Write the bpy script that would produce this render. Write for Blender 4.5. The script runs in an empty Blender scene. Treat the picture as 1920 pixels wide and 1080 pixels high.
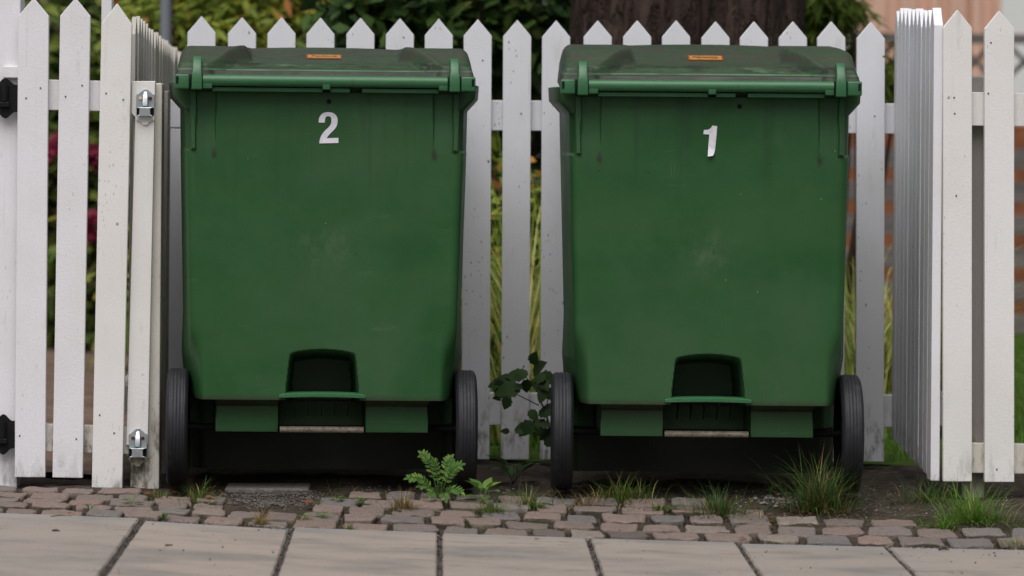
import bpy, bmesh, math, random
from mathutils import Matrix, Vector, noise
R = math.radians
random.seed(7)
scn = bpy.context.scene
col = scn.collection

# ------------------------------------------------------------------ camera
F = 7150.0                      # focal length in photograph pixels
VX, VY = 825.0, 260.0           # where the straight-ahead direction lands
H = 0.884                       # eye height
ROLL = R(0.45)
cam_d = bpy.data.cameras.new('camera'); cam = bpy.data.objects.new('camera', cam_d); col.objects.link(cam)
cam_d.sensor_width = 36.0; cam_d.lens = 36.0 * F / 1920.0
cam_d.shift_x = (960 - VX) / 1920.0; cam_d.shift_y = (VY - 540) / 1920.0
cam_d.clip_end = 500
cam.matrix_world = Matrix.Translation((0, 0, H)) @ Matrix.Rotation(R(90), 4, 'X') @ Matrix.Rotation(ROLL, 4, 'Z')
cam_d.dof.use_dof = True; cam_d.dof.focus_distance = 9.42; cam_d.dof.aperture_fstop = 3.2
scn.camera = cam

# ------------------------------------------------------------------ sky, sun, exposure
w = bpy.data.worlds.new('World'); scn.world = w; w.use_nodes = True
nt = w.node_tree; nt.nodes.clear()
sky = nt.nodes.new('ShaderNodeTexSky'); sky.sky_type = 'NISHITA'; sky.sun_disc = False
sky.sun_elevation = R(62); sky.sun_rotation = R(195); sky.air_density = 1.0; sky.dust_density = 6.0; sky.ozone_density = 1.0
hsv = nt.nodes.new('ShaderNodeHueSaturation'); hsv.inputs['Saturation'].default_value = 0.48
bg = nt.nodes.new('ShaderNodeBackground'); bg.inputs['Strength'].default_value = 0.065
wo = nt.nodes.new('ShaderNodeOutputWorld')
nt.links.new(sky.outputs[0], hsv.inputs['Color']); nt.links.new(hsv.outputs[0], bg.inputs[0]); nt.links.new(bg.outputs[0], wo.inputs[0])
sun_d = bpy.data.lights.new('sun', 'SUN'); sun = bpy.data.objects.new('sun', sun_d); col.objects.link(sun)
sun_d.energy = 1.5; sun_d.angle = R(60); sun_d.color = (1.0, 0.985, 0.990)
sun.rotation_euler = (R(28), 0, R(-15))      # light comes from behind the camera, a little to the left
scn.view_settings.view_transform = 'Standard'; scn.view_settings.look = 'None'
scn.view_settings.exposure = 0.64; scn.view_settings.gamma = 1.0

# ------------------------------------------------------------------ helpers
def at(px, py, Y):
    ux = (px - VX) / F; uv = -(py - VY) / F
    c, s = math.cos(ROLL), math.sin(ROLL)
    return Vector(((ux * c - uv * s) * Y, Y, H + (ux * s + uv * c) * Y))

def lerp(a, b, t): return a + (b - a) * t
def sm(a, b, t):
    t = max(0.0, min(1.0, (t - a) / (b - a))); return t * t * (3 - 2 * t)
def interp(pts, x):
    if x <= pts[0][0]: return pts[0][1]
    for (a, za), (b, zb) in zip(pts, pts[1:]):
        if x <= b: return lerp(za, zb, (x - a) / (b - a))
    return pts[-1][1]

YE, YF, YR = 8.95, 9.50, 10.30       # slab edge, front fence, rear fence
ZS = [(p.x, p.z) for p in (at(a, b, YE) for a, b in ((-400, 950), (0, 963), (270, 973), (545, 990), (825, 1001), (1105, 1010), (1390, 1018), (1665, 1024), (1920, 1029), (2300, 1036)))]
ZF = [(p.x, p.z) for p in (at(a, b, YF) for a, b in ((-400, 896), (0, 905), (290, 913), (609, 914), (872, 918), (1060, 925), (1592, 928), (1900, 932), (2300, 936)))]
def gz(x, y):
    if y <= YE: return interp(ZS, x) - 0.010 * (YE - y)
    if y <= YF: return lerp(interp(ZS, x), interp(ZF, x), (y - YE) / (YF - YE))
    return interp(ZF, x) + 0.006 * min(y - YF, 12)
def on_ground(px, py):
    a, b = 7.0, 10.25
    for _ in range(50):
        m = (a + b) / 2; p = at(px, py, m)
        if p.z > gz(p.x, p.y): a = m
        else: b = m
    p = at(px, py, a); p.z = gz(p.x, p.y); return p

class MB:
    def __init__(s): s.v = []; s.f = []; s.t = []
    def add(s, verts, faces, tint=None):
        o = len(s.v); s.v += [tuple(q) for q in verts]
        for f in faces: s.f.append(tuple(i + o for i in f)); s.t.append(random.random() if tint is None else tint)
    def box(s, x0, x1, y0, y1, z0, z1, tint=None):
        v = [(x, y, z) for z in (z0, z1) for y in (y0, y1) for x in (x0, x1)]
        s.add(v, [(0, 2, 3, 1), (4, 5, 7, 6), (0, 1, 5, 4), (2, 6, 7, 3), (0, 4, 6, 2), (1, 3, 7, 5)], tint)
    def cyl(s, p0, p1, r0, r1=None, n=12, caps=True, tint=None):
        r1 = r0 if r1 is None else r1
        p0 = Vector(p0); p1 = Vector(p1); d = (p1 - p0).normalized()
        a = d.orthogonal().normalized(); b = d.cross(a)
        v = []
        for p, r in ((p0, r0), (p1, r1)):
            for i in range(n):
                t = 2 * math.pi * i / n; v.append(p + a * (r * math.cos(t)) + b * (r * math.sin(t)))
        f = [(i, (i + 1) % n, n + (i + 1) % n, n + i) for i in range(n)]
        if caps: f += [tuple(range(n - 1, -1, -1)), tuple(range(n, 2 * n))]
        s.add(v, f, tint)
    def tube(s, pts, radii, n=8, tint=None):
        for i in range(len(pts) - 1): s.cyl(pts[i], pts[i + 1], radii[i], radii[i + 1], n, True, tint)
    def rings(s, rings, cap=True, closed=True, tint=None):
        o = len(s.v); n = len(rings[0])
        for r in rings: s.v += [tuple(q) for q in r]
        for k in range(len(rings) - 1):
            for i in range(n if closed else n - 1):
                j = (i + 1) % n
                s.f.append((o + k * n + i, o + k * n + j, o + (k + 1) * n + j, o + (k + 1) * n + i)); s.t.append(0.5)
        if cap:
            s.f.append(tuple(o + i for i in range(n - 1, -1, -1))); s.t.append(.5)
            q = o + (len(rings) - 1) * n; s.f.append(tuple(q + i for i in range(n))); s.t.append(.5)
    def prism(s, poly, axis, a, b, tint=None):
        """poly: 2-D outline; axis 'x' -> poly in (y,z) ; 'y' -> poly in (x,z)"""
        n = len(poly)
        mk = (lambda p, h: (h, p[0], p[1])) if axis == 'x' else (lambda p, h: (p[0], h, p[1]))
        s.add([mk(p, a) for p in poly] + [mk(p, b) for p in poly],
              [tuple(range(n)), tuple(range(2 * n - 1, n - 1, -1))] + [(i, n + i, n + (i + 1) % n, (i + 1) % n) for i in range(n)], tint)
    def mesh(s, name, mat, bevel=0, seg=2, smooth=False, tint=False, fix=True):
        me = bpy.data.meshes.new(name); me.from_pydata(s.v, [], s.f); me.update()
        if tint:
            at_ = me.attributes.new('tint', 'FLOAT', 'FACE'); at_.data.foreach_set('value', s.t)
        if bevel or fix:
            bm = bmesh.new(); bm.from_mesh(me)
            if fix: bmesh.ops.recalc_face_normals(bm, faces=bm.faces)
            if bevel:
                es = [e for e in bm.edges if len(e.link_faces) == 2 and e.calc_face_angle(0) > R(30)]
                bmesh.ops.bevel(bm, geom=es, offset=bevel, segments=seg, profile=0.5, affect='EDGES')
            bm.to_mesh(me); bm.free()
        if smooth:
            me.polygons.foreach_set('use_smooth', [True] * len(me.polygons))
            if smooth != 'all': me.set_sharp_from_angle(angle=R(smooth))
        me.materials.append(mat); return me
    def build(s, name, mat, parent=None, loc=None, **k):
        o = bpy.data.objects.new(name, s.mesh(name, mat, **k)); col.objects.link(o)
        if parent: o.parent = parent
        if loc is not None: o.location = loc
        return o

def tag(o, label=None, cat=None, group=None, kind=None):
    if label: o['label'] = label
    if cat: o['category'] = cat
    if group: o['group'] = group
    if kind: o['kind'] = kind
    return o
def empty(name, loc, label, cat, group=None):
    o = bpy.data.objects.new(name, None); col.objects.link(o); o.location = loc; o.empty_display_size = .1
    return tag(o, label, cat, group)
def link_mesh(name, me, parent=None, loc=(0, 0, 0), rot=(0, 0, 0), scale=(1, 1, 1)):
    o = bpy.data.objects.new(name, me); col.objects.link(o); o.location = loc; o.rotation_euler = rot; o.scale = scale
    if parent: o.parent = parent
    return o
def copy_tree(o, parent=None):
    c = o.copy(); col.objects.link(c); c.parent = parent
    for ch in list(o.children): copy_tree(ch, c)
    return c

# ------------------------------------------------------------------ materials
class NM:
    def __init__(s, name):
        s.m = bpy.data.materials.new(name); s.m.use_nodes = True; s.nt = s.m.node_tree
        s.p = s.nt.nodes['Principled BSDF']; s.out = s.nt.nodes['Material Output']
        s.pos = s.n('ShaderNodeNewGeometry').outputs['Position']
    def n(s, t, **k):
        x = s.nt.nodes.new(t)
        for a, b in k.items(): setattr(x, a, b)
        return x
    def l(s, a, b): s.nt.links.new(a, b)
    def put(s, inp, v):
        if hasattr(v, 'is_output'): s.l(v, inp)
        elif isinstance(v, (tuple, list)) and len(v) == 3 and inp.type == 'RGBA': inp.default_value = (*v, 1)
        else: inp.default_value = v
    def objpos(s): return s.n('ShaderNodeTexCoord').outputs['Object']
    def scaled(s, v, sc):
        m = s.n('ShaderNodeVectorMath', operation='MULTIPLY'); s.l(v, m.inputs[0]); m.inputs[1].default_value = sc; return m.outputs[0]
    def noise(s, scale, detail=4, rough=.55, vec=None, w=None):
        x = s.n('ShaderNodeTexNoise'); x.inputs['Scale'].default_value = scale; x.inputs['Detail'].default_value = detail; x.inputs['Roughness'].default_value = rough
        s.l(vec or s.pos, x.inputs['Vector']); return x.outputs['Fac']
    def voro(s, scale, vec=None, out='Distance', feature='F1'):
        x = s.n('ShaderNodeTexVoronoi', feature=feature); x.inputs['Scale'].default_value = scale; s.l(vec or s.pos, x.inputs['Vector']); return x.outputs[out]
    def rng(s, v, a, b, c=0.0, d=1.0):
        x = s.n('ShaderNodeMapRange', interpolation_type='SMOOTHSTEP'); s.l(v, x.inputs[0])
        for i, q in enumerate((a, b, c, d)): x.inputs[i + 1].default_value = q
        return x.outputs[0]
    def math(s, op, a, b=0.0):
        x = s.n('ShaderNodeMath', operation=op); s.put(x.inputs[0], a); s.put(x.inputs[1], b); return x.outputs[0]
    def mix(s, f, a, b, mode='MIX'):
        x = s.n('ShaderNodeMix', data_type='RGBA', blend_type=mode); s.put(x.inputs[0], f); s.put(x.inputs[6], a); s.put(x.inputs[7], b); return x.outputs[2]
    def ramp(s, v, stops):
        x = s.n('ShaderNodeValToRGB'); s.l(v, x.inputs[0]); e = x.color_ramp.elements
        while len(e) < len(stops): e.new(.5)
        for q, (p, c) in zip(e, stops): q.position = p; q.color = (*c, 1)
        return x.outputs[0]
    def attr(s, name): x = s.n('ShaderNodeAttribute'); x.attribute_name = name; return x.outputs['Fac']
    def z(s, v=None): x = s.n('ShaderNodeSeparateXYZ'); s.l(v or s.pos, x.inputs[0]); return x.outputs[2]
    def orand(s): return s.n('ShaderNodeObjectInfo').outputs['Random']
    def bump(s, h, strength=.3, dist=.002):
        b = s.n('ShaderNodeBump'); b.inputs['Strength'].default_value = strength; b.inputs['Distance'].default_value = dist; s.l(h, b.inputs['Height']); s.l(b.outputs[0], s.p.inputs['Normal'])
    def fin(s, color, rough=.6, spec=.4, metal=0.0):
        s.put(s.p.inputs['Base Color'], color); s.put(s.p.inputs['Roughness'], rough)
        s.p.inputs['Specular IOR Level'].default_value = spec; s.p.inputs['Metallic'].default_value = metal
        return s.m

def m_paint(name, base, grime=.5, specks=1.0, zlo=0.02, zhi=0.30):
    a = NM(name); r = a.orand()
    gv = a.scaled(a.pos, (90, 90, 2.2)); grain = a.noise(1, 5, .6, gv)
    big = a.noise(5, 4); peel = a.noise(220, 3, .6)
    c = a.mix(a.rng(big, .35, .7), base, tuple(q * k for q, k in zip(base, (.93, .925, .90))))
    c = a.mix(a.math('MULTIPLY', r, .22), c, tuple(q * k for q, k in zip(base, (.93, .90, .84))))
    c = a.mix(a.rng(grain, .60, .76, 0, .28), c, (.34, .32, .28))
    # small knots, insect spots and flaked pores, in loose vertical drifts
    patch = a.rng(a.noise(1, 4, .6, a.scaled(a.pos, (14, 14, 3.5))), .46, .64)
    def spots(scale, sz, keep, ch, stretch):
        v = a.scaled(a.pos, (1, 1, stretch)); wob = a.noise(scale * 2.5, 2)
        vc = a.n('ShaderNodeTexVoronoi'); vc.inputs['Scale'].default_value = scale; a.l(v, vc.inputs['Vector'])
        vs = a.n('ShaderNodeSeparateColor'); a.l(vc.outputs['Color'], vs.inputs[0])
        dd = a.math('ADD', vc.outputs['Distance'], a.math('MULTIPLY', a.math('SUBTRACT', wob, .5), sz * 1.6))
        dd = a.math('DIVIDE', dd, a.math('ADD', vs.outputs[2], .25))
        return a.math('MULTIPLY', a.rng(dd, sz * .75, sz * 1.3, 1, 0), a.rng(vs.outputs[ch], keep, keep + .03))
    sp = a.math('MULTIPLY', spots(30, .085, .86, 0, .8), .75 * specks)
    c = a.mix(sp, c, (.12, .095, .07))
    sp2 = a.math('MULTIPLY', a.math('MULTIPLY', spots(120, .20, .55, 1, .45), patch), .50 * specks)
    c = a.mix(sp2, c, (.17, .15, .125))
    c = a.mix(a.rng(a.noise(1, 6, .68, a.scaled(a.pos, (16, 16, 4))), .60, .74, 0, .38), c, (.40, .405, .345))     # thin algae film
    c = a.mix(a.rng(a.noise(1, 7, .75, a.scaled(a.pos, (60, 60, 18))), .68, .75, 0, .5 * specks), c, (.30, .265, .22))   # flaked paint
    # splashed dirt on the lowest part of the boards
    gm = a.math('MULTIPLY', a.rng(a.noise(30, 6, .7, a.scaled(a.pos, (1, 1, .35))), .46, .66), a.rng(a.z(), zhi, zlo, 0, grime))
    c = a.mix(gm, c, (.10, .085, .055))
    h = a.math('ADD', a.math('MULTIPLY', grain, 1.0), a.math('MULTIPLY', peel, .8))
    h = a.math('SUBTRACT', h, sp)
    a.bump(h, .42, .0022)
    return a.fin(c, a.rng(big, .3, .7, .42, .6), .35)

M = {}
M['paint'] = m_paint('white_paint', (.725, .715, .748), .55, .7, .0, .14)
M['paint_warm'] = m_paint('cream_white_paint', (.735, .725, .712), .7, .8, -.02, .16)
M['paint_old'] = m_paint('dirty_white_paint', (.60, .575, .52), 1.0, 1.3, 0.0, .38)
M['paint_rear'] = m_paint('grey_white_paint', (.675, .685, .725), .95, 1.9, .05, .22)
M['paint_path'] = m_paint('path_fence_paint', (.40, .385, .345), .9, 1.3)
M['paint_grey'] = m_paint('weathered_grey_paint', (.33, .31, .29), .8, 1.2)

def m_plastic(name, dirt):
    a = NM(name); p0 = a.objpos(); lz = a.z(p0)
    ov = a.n('ShaderNodeVectorMath', operation='SCALE'); ov.inputs[0].default_value = (17, 9, 13); a.l(a.orand(), ov.inputs['Scale'])
    pa_ = a.n('ShaderNodeVectorMath', operation='ADD'); a.l(p0, pa_.inputs[0]); a.l(ov.outputs[0], pa_.inputs[1]); p = pa_.outputs[0]
    mott = a.noise(7, 5, .6, p); fine = a.noise(160, 3, .6, p); hor = a.noise(1, 4, .6, a.scaled(p, (1.2, 2, 9)))
    c = a.mix(a.rng(mott, .3, .7), (.0145, .068, .0185), (.0200, .078, .0225))
    c = a.mix(a.rng(hor, .4, .68, 0, .45), c, (.028, .082, .024))
    c = a.mix(a.rng(fine, .62, .8, 0, .22), c, (.05, .10, .055))
    c = a.mix(a.rng(a.noise(2.6, 5, .6, p), .42, .66, 0, .38), c, (.042, .092, .044))       # sun-faded areas
    # pale rubbed scuffs, one of them where the lorry lift pushes the bin
    dv = a.n('ShaderNodeVectorMath', operation='DISTANCE'); a.l(a.scaled(p0, (1, 0, 1.15)), dv.inputs[0]); dv.inputs[1].default_value = (.0, 0, .675)
    rub = a.math('MULTIPLY', a.rng(dv.outputs['Value'], .11, .0), a.rng(a.noise(30, 7, .78, a.scaled(p, (1, 1, .6))), .40, .74, 0, .30))
    c = a.mix(rub, c, (.15, .18, .12))
    scr = a.noise(2.0, 7, .68, a.scaled(p, (3, 3, 22)))
    c = a.mix(a.rng(scr, .60, .78, 0, .30), c, (.10, .15, .085))
    ln = a.noise(1, 3, .5, a.scaled(p, (260, 8, 5))); lm_ = a.rng(a.noise(5, 3, .5, p), .5, .64)
    c = a.mix(a.math('MULTIPLY', a.rng(ln, .70, .76, 0, .30), lm_), c, (.13, .19, .12))     # thin scratches
    drip = a.noise(1, 4, .55, a.scaled(p, (34, 20, 1.3)))
    c = a.mix(a.math('MULTIPLY', a.rng(drip, .52, .72, 0, .42), a.rng(lz, .60, .96)), c, (.013, .033, .015))  # drip streaks from the rim
    ab = a.n('ShaderNodeVectorMath', operation='ABSOLUTE'); a.l(a.scaled(p0, (1, 0, .45)), ab.inputs[0])
    dk = a.n('ShaderNodeVectorMath', operation='DISTANCE'); a.l(ab.outputs[0], dk.inputs[0]); dk.inputs[1].default_value = (.2715, 0, .3685)
    c = a.mix(a.math('MULTIPLY', a.rng(dk.outputs['Value'], .011, .001), a.rng(a.noise(60, 4, .6, p), .3, .55, .3, .9)), c, (.022, .018, .012))     # grime where the side ribs end
    def spots(scale, sz, keep, ch):
        vc = a.n('ShaderNodeTexVoronoi'); vc.inputs['Scale'].default_value = scale; a.l(p, vc.inputs['Vector'])
        vs = a.n('ShaderNodeSeparateColor'); a.l(vc.outputs['Color'], vs.inputs[0])
        return a.math('MULTIPLY', a.rng(vc.outputs['Distance'], sz * .6, sz * 1.3, 1, 0), a.rng(vs.outputs[ch], keep, keep + .03))
    c = a.mix(a.math('MULTIPLY', spots(26, .045, .84, 0), .6), c, (.22, .26, .19)); c = a.mix(a.math('MULTIPLY', spots(22, .05, .88, 1), .8), c, (.012, .014, .009))
    c = a.mix(a.math('MULTIPLY', a.rng(a.noise(85, 4, .7, p), .60, .72, 0, .55), a.rng(lz, .50, .20)), c, (.075, .075, .05))   # mud splashes
    c = a.mix(a.math('MULTIPLY', a.math('MULTIPLY', a.rng(lz, .232, .212), a.rng(lz, .180, .200)), a.rng(a.noise(16, 6, .7, p), .3, .55, .3, .85)), c, (.030, .026, .018)) if not dirt else c  # brown band painting the shadow line under the face's lower edge
    if not dirt: c = a.mix(a.math('MULTIPLY', a.rng(lz, .145, .115), .85), c, (.016, .014, .010))     # shade under the bin painted into the foot, in road-dirt brown
    if dirt:
        d1 = a.noise(7, 7, .68, a.scaled(p, (1, 3.0, 5))); d2 = a.noise(45, 6, .7, p)
        dm = a.math('MULTIPLY', a.rng(d1, .28, .56, .25, 1), a.rng(d2, .25, .55, .5, 1))
        dm = a.math('MULTIPLY', dm, a.rng(lz, 1.034, 1.066, .62, 1))
        c = a.mix(a.math('MULTIPLY', dm, dirt), c, (.040, .039, .030))
        c = a.mix(a.math('MULTIPLY', a.math('MULTIPLY', a.rng(lz, 1.030, 1.020), a.rng(a.noise(11, 5, .7, p), .25, .5, .5, 1)), .85), c, (.022, .022, .017))
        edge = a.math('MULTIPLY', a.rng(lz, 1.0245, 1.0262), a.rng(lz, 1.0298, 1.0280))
        c = a.mix(a.math('MULTIPLY', edge, a.rng(a.noise(9, 4, .6, p), .3, .6, .15, .75)), c, (.085, .17, .095))      # painted highlight along the worn edge of the lid step
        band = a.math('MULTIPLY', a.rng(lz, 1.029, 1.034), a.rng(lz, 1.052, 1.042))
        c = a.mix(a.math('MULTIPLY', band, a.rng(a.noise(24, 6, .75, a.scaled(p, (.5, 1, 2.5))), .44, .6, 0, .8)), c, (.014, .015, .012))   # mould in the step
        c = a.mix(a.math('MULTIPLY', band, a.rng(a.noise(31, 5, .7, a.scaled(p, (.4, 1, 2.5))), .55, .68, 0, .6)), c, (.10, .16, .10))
        c = a.mix(a.rng(a.noise(60, 5, .75, a.scaled(p, (.5, 1, 3))), .62, .74, 0, .6 * dirt), c, (.14, .145, .115))
        c = a.mix(a.rng(a.noise(34, 5, .7, a.scaled(p, (.6, 1, 2))), .62, .72, 0, .85 * dirt), c, (.013, .013, .012))
        rg = a.rng(dm, 0, 1, .40, .7)
    else: rg = a.rng(mott, .3, .7, .38, .5)
    a.bump(fine, .12, .001)
    return a.fin(c, rg, .28)
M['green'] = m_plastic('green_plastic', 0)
a = NM('worn_lit_green_plastic'); p = a.objpos(); d = a.noise(30, 6, .7, a.scaled(p, (.4, 2, 2)))
c = a.mix(a.rng(d, .35, .65), (.026, .110, .042), (.036, .128, .055)); c = a.mix(a.rng(a.noise(70, 5, .7, p), .60, .72, 0, .5), c, (.09, .17, .10)); c = a.mix(a.rng(a.noise(24, 5, .7, p), .62, .72, 0, .6), c, (.03, .045, .025))
M['green_worn_lit'] = a.fin(c, .4, .4)  # green brightened to hold the light on handle parts and ledge; flecks are wear
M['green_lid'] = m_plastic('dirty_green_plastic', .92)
a = NM('black_rubber'); p = a.objpos(); d = a.noise(38, 6, .7, a.scaled(p, (1, 1, .6)))
c = a.mix(a.rng(d, .48, .72, 0, .5), (.0095, .0105, .0135), (.042, .039, .037)); c = a.mix(a.rng(a.noise(20, 5, .7, p), .68, .76, 0, .6), c, (.14, .10, .08)); a.bump(d, .2, .001); M['rubber'] = a.fin(c, .62, .4)
a = NM('black_plastic'); M['black_plastic'] = a.fin((.008, .008, .0085), .75, .12)
a = NM('dirty_steel'); d = a.noise(90, 5, .7); M['steel'] = a.fin(a.mix(a.rng(d, .4, .65), (.30, .275, .215), (.15, .125, .09)), .55, .4, .15)
a = NM('galvanised_metal'); d = a.noise(55, 5, .65); a.bump(a.noise(30, 3), .2, .003); M['galv'] = a.fin(a.mix(a.rng(d, .3, .7), (.50, .54, .56), (.32, .36, .38)), a.rng(d, .3, .7, .32, .5), .5, .75)
a = NM('rusty_screw'); M['rust'] = a.fin(a.mix(a.rng(a.noise(200), .4, .6), (.11, .035, .018), (.05, .02, .012)), .85, .2)
a = NM('pale_screw'); M['brass'] = a.fin((.55, .45, .27), .5, .5)
a = NM('black_iron'); a.bump(a.noise(120), .2, .001); M['iron'] = a.fin(a.mix(a.rng(a.noise(40), .55, .75, 0, .5), (.006, .006, .007), (.022, .016, .013)), .5, .2)
a = NM('white_vinyl'); M['vinyl'] = a.fin(a.mix(a.rng(a.noise(60), .4, .7), (.70, .69, .74), (.60, .59, .64)), .4, .4)
a = NM('orange_sticker'); M['orange'] = a.fin(a.mix(a.rng(a.noise(70), .4, .65), (.42, .205, .04), (.26, .14, .05)), .5, .4)
a = NM('red_sticker'); M['red'] = a.fin((.24, .025, .016), .5, .4)
a = NM('dark_print'); M['print'] = a.fin((.06, .028, .012), .6, .3)
a = NM('nail_head'); M['nail'] = a.fin((.06, .05, .042), .7, .3)

# stone, slabs, soil
a = NM('sett_granite'); t = a.attr('tint')
c = a.ramp(t, [(0, (.105, .088, .080)), (.2, (.235, .172, .146)), (.4, (.170, .142, .122)), (.58, (.255, .185, .155)), (.74, (.155, .143, .140)), (.86, (.265, .222, .184)), (.94, (.195, .150, .132)), (.965, (.44, .24, .16)), (1, (.46, .25, .17))])
gr = a.noise(260, 3, .75); gr2 = a.noise(45, 6, .7)
c = a.mix(a.rng(gr, .38, .58, 0, .8), c, a.mix(.6, c, (.06, .054, .05)))
c = a.mix(a.rng(gr, .60, .72, 0, .35), c, (.33, .29, .26))
c = a.mix(a.rng(gr2, .50, .70, 0, .6), c, (.095, .078, .064))
nrm = a.n('ShaderNodeNewGeometry').outputs['Normal']
side = a.math('MULTIPLY', a.rng(a.z(nrm), .80, .42), a.rng(a.noise(38, 5, .7), .25, .5, .55, 1))
c = a.mix(side, c, a.mix(a.rng(a.noise(12, 4), .45, .62), (.030, .022, .016), (.030, .030, .012)))     # soil and moss packed into the joints
a.bump(a.math('ADD', gr, a.math('MULTIPLY', gr2, 2.2)), .7, .003); M['sett'] = a.fin(c, .85, .25)
a = NM('concrete_slab'); t = a.attr('tint')
st = a.noise(1.0, 6, .62, a.scaled(a.pos, (4.5, 8, 4))); st2 = a.noise(1.0, 5, .6, a.scaled(a.pos, (2.2, 4.5, 2))); fi = a.noise(260, 3, .7)
c = a.mix(t, (.298, .250, .214), (.258, .228, .200))
c = a.mix(a.rng(st, .45, .66, 0, .24), c, (.205, .168, .140)); c = a.mix(a.rng(st2, .44, .66, 0, .85), c, (.155, .145, .135))
sy_ = a.n('ShaderNodeSeparateXYZ'); a.l(a.pos, sy_.inputs[0])
c = a.mix(a.math('MULTIPLY', a.rng(sy_.outputs[1], 8.80, 8.945), a.rng(a.noise(4, 4), .35, .6, .25, .8)), c, (.225, .22, .215))
c = a.mix(a.rng(a.noise(6, 6, .65, a.scaled(a.pos, (.8, 2.4, 1))), .56, .72, 0, .65), c, (.120, .108, .096))
c = a.mix(a.rng(st, .33, .24, 0, .3), c, (.37, .33, .285))
c = a.mix(a.rng(fi, .55, .72, 0, .55), c, (.14, .12, .10)); c = a.mix(a.rng(a.noise(75, 5, .7), .56, .7, 0, .35), c, (.36, .33, .30))
vd = a.voro(42); vc = a.n('ShaderNodeTexVoronoi'); vc.inputs['Scale'].default_value = 42; a.l(a.pos, vc.inputs['Vector']); vs = a.n('ShaderNodeSeparateColor'); a.l(vc.outputs['Color'], vs.inputs[0])
c = a.mix(a.math('MULTIPLY', a.rng(vd, .08, .16, 1, 0), a.rng(vs.outputs[0], .86, .88, 0, .7)), c, (.09, .07, .055))
a.bump(a.math('ADD', fi, a.math('MULTIPLY', st, 1.2)), .4, .002); M['slab'] = a.fin(c, .8, .25)
a = NM('soil'); n1 = a.noise(26, 6, .7); n2 = a.noise(240, 4, .75)
c = a.mix(a.rng(n1, .35, .65), (.034, .026, .020), (.068, .053, .042)); c = a.mix(a.rng(n2, .58, .7, 0, .6), c, (.15, .125, .10)); c = a.mix(a.rng(a.noise(8, 5), .54, .68, 0, .7), c, (.032, .036, .012))
a.bump(a.math('ADD', n1, n2), .7, .006); M['soil'] = a.fin(c, .95, .15)
a = NM('gravel_stone'); M['gravel'] = a.fin(a.ramp(a.attr('tint'), [(0, (.040, .033, .028)), (.55, (.105, .090, .078)), (.85, (.17, .16, .15)), (1, (.26, .24, .22))]), .85, .25)
a = NM('lawn_turf'); n1 = a.noise(7, 5); M['lawn'] = a.fin(a.mix(a.rng(n1, .35, .65), (.030, .058, .010), (.055, .085, .014)), .95, .1)
a = NM('asphalt'); M['asphalt'] = a.fin(a.mix(a.rng(a.noise(160), .4, .7), (.045, .045, .047), (.075, .072, .07)), .9, .2)
a = NM('path_dirt'); M['path'] = a.fin(a.mix(a.rng(a.noise(9, 6), .35, .65), (.17, .115, .085), (.10, .07, .05)), .95, .15)
a = NM('old_concrete'); M['concrete'] = a.fin(a.mix(a.rng(a.noise(60, 6, .7), .35, .65), (.20, .185, .165), (.115, .105, .09)), .9, .2)

# bark, leaves, grass
a = NM('bark'); p = a.scaled(a.pos, (1, 1, .30)); n1 = a.noise(26, 8, .74, p); n3 = a.noise(9, 4, .6, p); n2 = a.noise(130, 5, .7)
rdg = a.math('ABSOLUTE', a.math('SUBTRACT', a.noise(17, 5, .62, p), .5))
c = a.mix(a.rng(n1, .35, .68), (.036, .024, .020), (.082, .056, .046)); c = a.mix(a.rng(rdg, .035, .0, 0, .75), c, (.018, .012, .010)); c = a.mix(a.rng(n2, .58, .75, 0, .45), c, (.15, .115, .09)); c = a.mix(a.rng(n3, .55, .72, 0, .4), c, (.06, .055, .04))
a.bump(a.math('ADD', a.math('MULTIPLY', a.rng(rdg, 0, .07), .8), a.math('ADD', n1, a.math('MULTIPLY', n2, .4))), .9, .014); M['bark'] = a.fin(c, .95, .15)
def m_leaf(name, stops, trans=.35, rough=.5):
    a = NM(name); c = a.ramp(a.attr('tint'), stops)
    a.fin(c, rough, .15); tr = a.n('ShaderNodeBsdfTranslucent'); a.l(c, tr.inputs[0]); mx = a.n('ShaderNodeMixShader'); mx.inputs[0].default_value = trans
    a.l(a.p.outputs[0], mx.inputs[1]); a.l(tr.outputs[0], mx.inputs[2]); a.l(mx.outputs[0], a.out.inputs[0]); return a.m
M['leaf_dark'] = m_leaf('dark_green_leaf', [(0, (.0256, .0510, .0204)), (.5, (.0560, .1122, .0306)), (.85, (.1147, .1913, .0408)), (1, (.2296, .2806, .0766))])
M['leaf_weed'] = m_leaf('weed_leaf', [(0, (.0585, .1300, .0286)), (.6, (.0975, .1950, .0390)), (1, (.1690, .2600, .0520))])
M['leaf_shade'] = m_leaf('seedling_leaf', [(0, (.0242, .0528, .0176)), (1, (.0462, .0858, .0264))])
M['leaf_rose'] = m_leaf('rose_leaf', [(0, (.0446, .0829, .0319)), (.45, (.1275, .2167, .0510)), (.7, (.2709, .3346, .0701)), (.9, (.3506, .2709, .1434)), (1, (.4781, .3187, .2231))])
M['leaf_maple'] = m_leaf('yellow_green_leaf', [(0, (.0711, .1334, .0356)), (.4, (.2001, .2756, .0533)), (.75, (.3779, .4446, .0711)), (.93, (.6224, .5780, .0978)), (1, (.6224, .2668, .0978))])
M['leaf_bush'] = m_leaf('bush_leaf', [(0, (0.016, 0.032, 0.0112)), (.55, (0.0416, 0.08, 0.016)), (.85, (0.096, 0.152, 0.0256)), (1, (0.16, 0.208, 0.048))])
M['leaf_needle'] = m_leaf('narrow_leaf', [(0, (.0546, .1001, .0182)), (.5, (.1365, .2002, .0328)), (.85, (.2366, .2730, .0546)), (1, (.2002, .1183, .0546))])
M['petal'] = m_leaf('pink_petal', [(0, (.20, .018, .05)), (.7, (.34, .04, .09)), (1, (.45, .10, .14))])
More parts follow.
